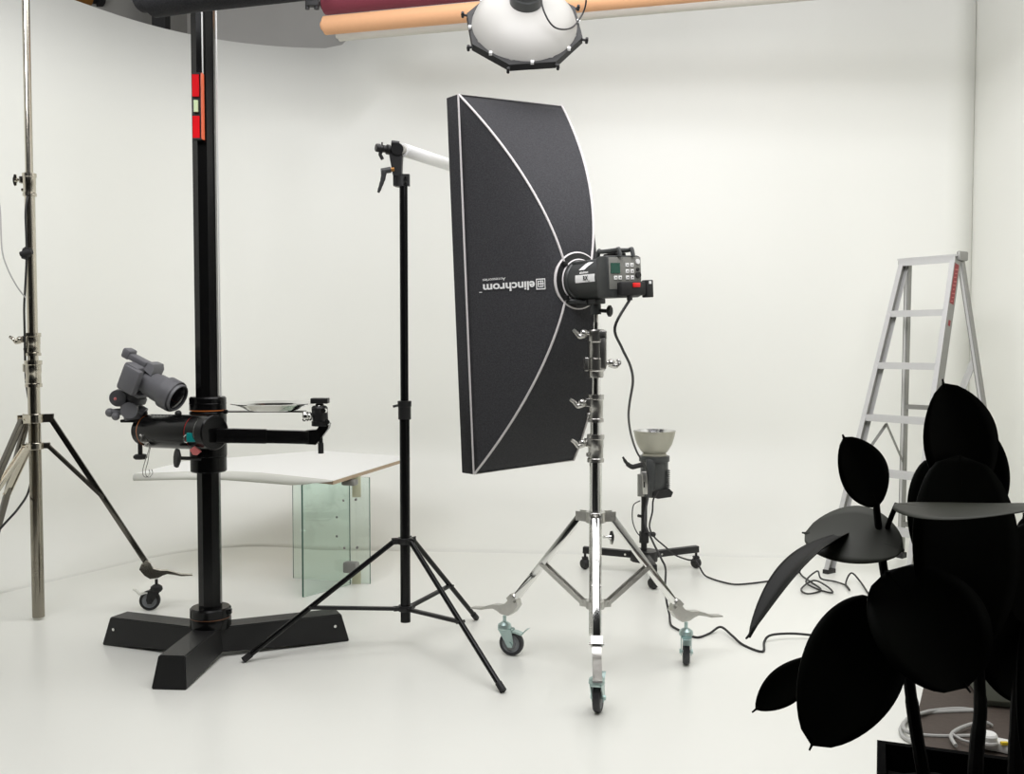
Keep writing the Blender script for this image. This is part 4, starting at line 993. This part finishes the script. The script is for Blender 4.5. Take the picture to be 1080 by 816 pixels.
# (base px,py,Y) (tip px,py,Y) half width px, normal, bow, material
cam_n = (0, -1, 0)
leaf(P(926, 534, 1.40), P(890, 461, 1.38), pxw(27, 1.4), (.1, -1, .1), .005, p=1.0, q=.62, sharp=.004)
leaf(P(953, 580, 1.36), P(849, 562, 1.44), .058, (.12, -.70, .72), .010, 'leaf_under', fold=.1, p=1.0, q=.55, sharp=.004)
leaf(P(897, 561, 1.42), P(790, 670, 1.22), .022, (-.55, -.30, .62), .022, 'leaf_dark', fold=.3, sharp=.007)
leaf(P(930, 632, 1.40), P(856, 786, 1.32), pxw(54, 1.35), (-.1, -1, .15), .008, p=.9, q=.55, sharp=.007)
leaf(P(870, 690, 1.46), P(797, 748, 1.50), pxw(19, 1.48), (-.2, -1, .5), .006, sharp=.007, p=1.1)
leaf(P(935, 602, 1.38), P(1020, 725, 1.30), pxw(64, 1.34), (.2, -1, .1), .01, p=1.0, q=.45, sharp=.007)
leaf(P(1024, 535, 1.45), P(995, 404, 1.42), pxw(42, 1.43), (.1, -1, .05), .004, p=1.12, q=.62, fold=.15)
leaf(P(1034, 560, 1.50), P(1038, 452, 1.47), pxw(26, 1.48), (-.1, -1, .05), .004, p=1.0, q=.55)
leaf(P(1012, 480, 1.42), P(1016, 690, 1.36), pxw(57, 1.38), (0, -1, .1), .006, p=.92, q=.42)
leaf(P(990, 482, 1.47), P(985, 600, 1.44), pxw(36, 1.38), (0, -1, .1), .004, p=.9, q=.45)
leaf(P(944, 531, 1.38), P(1110, 532, 1.22), .075, (0, -.06, 1), -.006, 'leaf_under', fold=-.05, p=1.0, q=.55)
leaf(P(1075, 560, 1.45), P(1062, 700, 1.45), pxw(34, 1.45), (0, -1, .1), .004, q=.5)
leaf(P(1100, 552, 1.40), P(1085, 660, 1.38), pxw(48, 1.4), (0, -1, .1), .004, q=.5)
leaf(P(1040, 590, 1.42), P(1085, 742, 1.42), pxw(46, 1.42), (0, -1, .1), .004, p=1.1, q=.55)
leaf(P(1095, 640, 1.30), P(1090, 812, 1.30), pxw(24, 1.3), (0, -1, .1), .004, q=.4)
leaf(P(1096, 665, 1.44), P(1080, 545, 1.46), pxw(24, 1.3), (0, -1, .1), .004, q=.5)
def stem(pts, r, Y0, Y1):
    n = len(pts); MB().tube([P(x, y, Y0 + (Y1 - Y0) * i / (n - 1)) for i, (x, y) in enumerate(pts)], r, seg=10).build('stem', 'stem', t)
stem([(980, 850), (973, 810), (966, 770), (961, 735), (957, 705), (951, 680), (946, 660), (938, 630), (932, 600), (927, 560), (924, 530)], [.0095, .009, .008, .0075, .007, .006, .005], 1.36, 1.40)
stem([(1028, 850), (1029, 810), (1031, 780), (1034, 750), (1033, 720), (1030, 660), (1025, 600), (1020, 530)], [.0105, .010, .009, .008, .0065, .006], 1.34, 1.44)
stem([(1072, 850), (1073, 790), (1075, 740), (1080, 690), (1085, 640), (1085, 560)], [.012, .011, .009, .008], 1.34, 1.44)
stem([(928, 590), (935, 560), (940, 545), (946, 531)], .0035, 1.40, 1.38)
stem([(927, 585), (918, 574), (908, 566), (897, 560)], .004, 1.40, 1.42)
stem([(958, 706), (952, 696), (944, 688), (930, 683), (900, 690), (870, 691)], .0042, 1.38, 1.46)
stem([(938, 630), (935, 632), (930, 634)], .0045, 1.39, 1.40)
stem([(948, 668), (942, 640), (936, 602)], .0045, 1.39, 1.38)
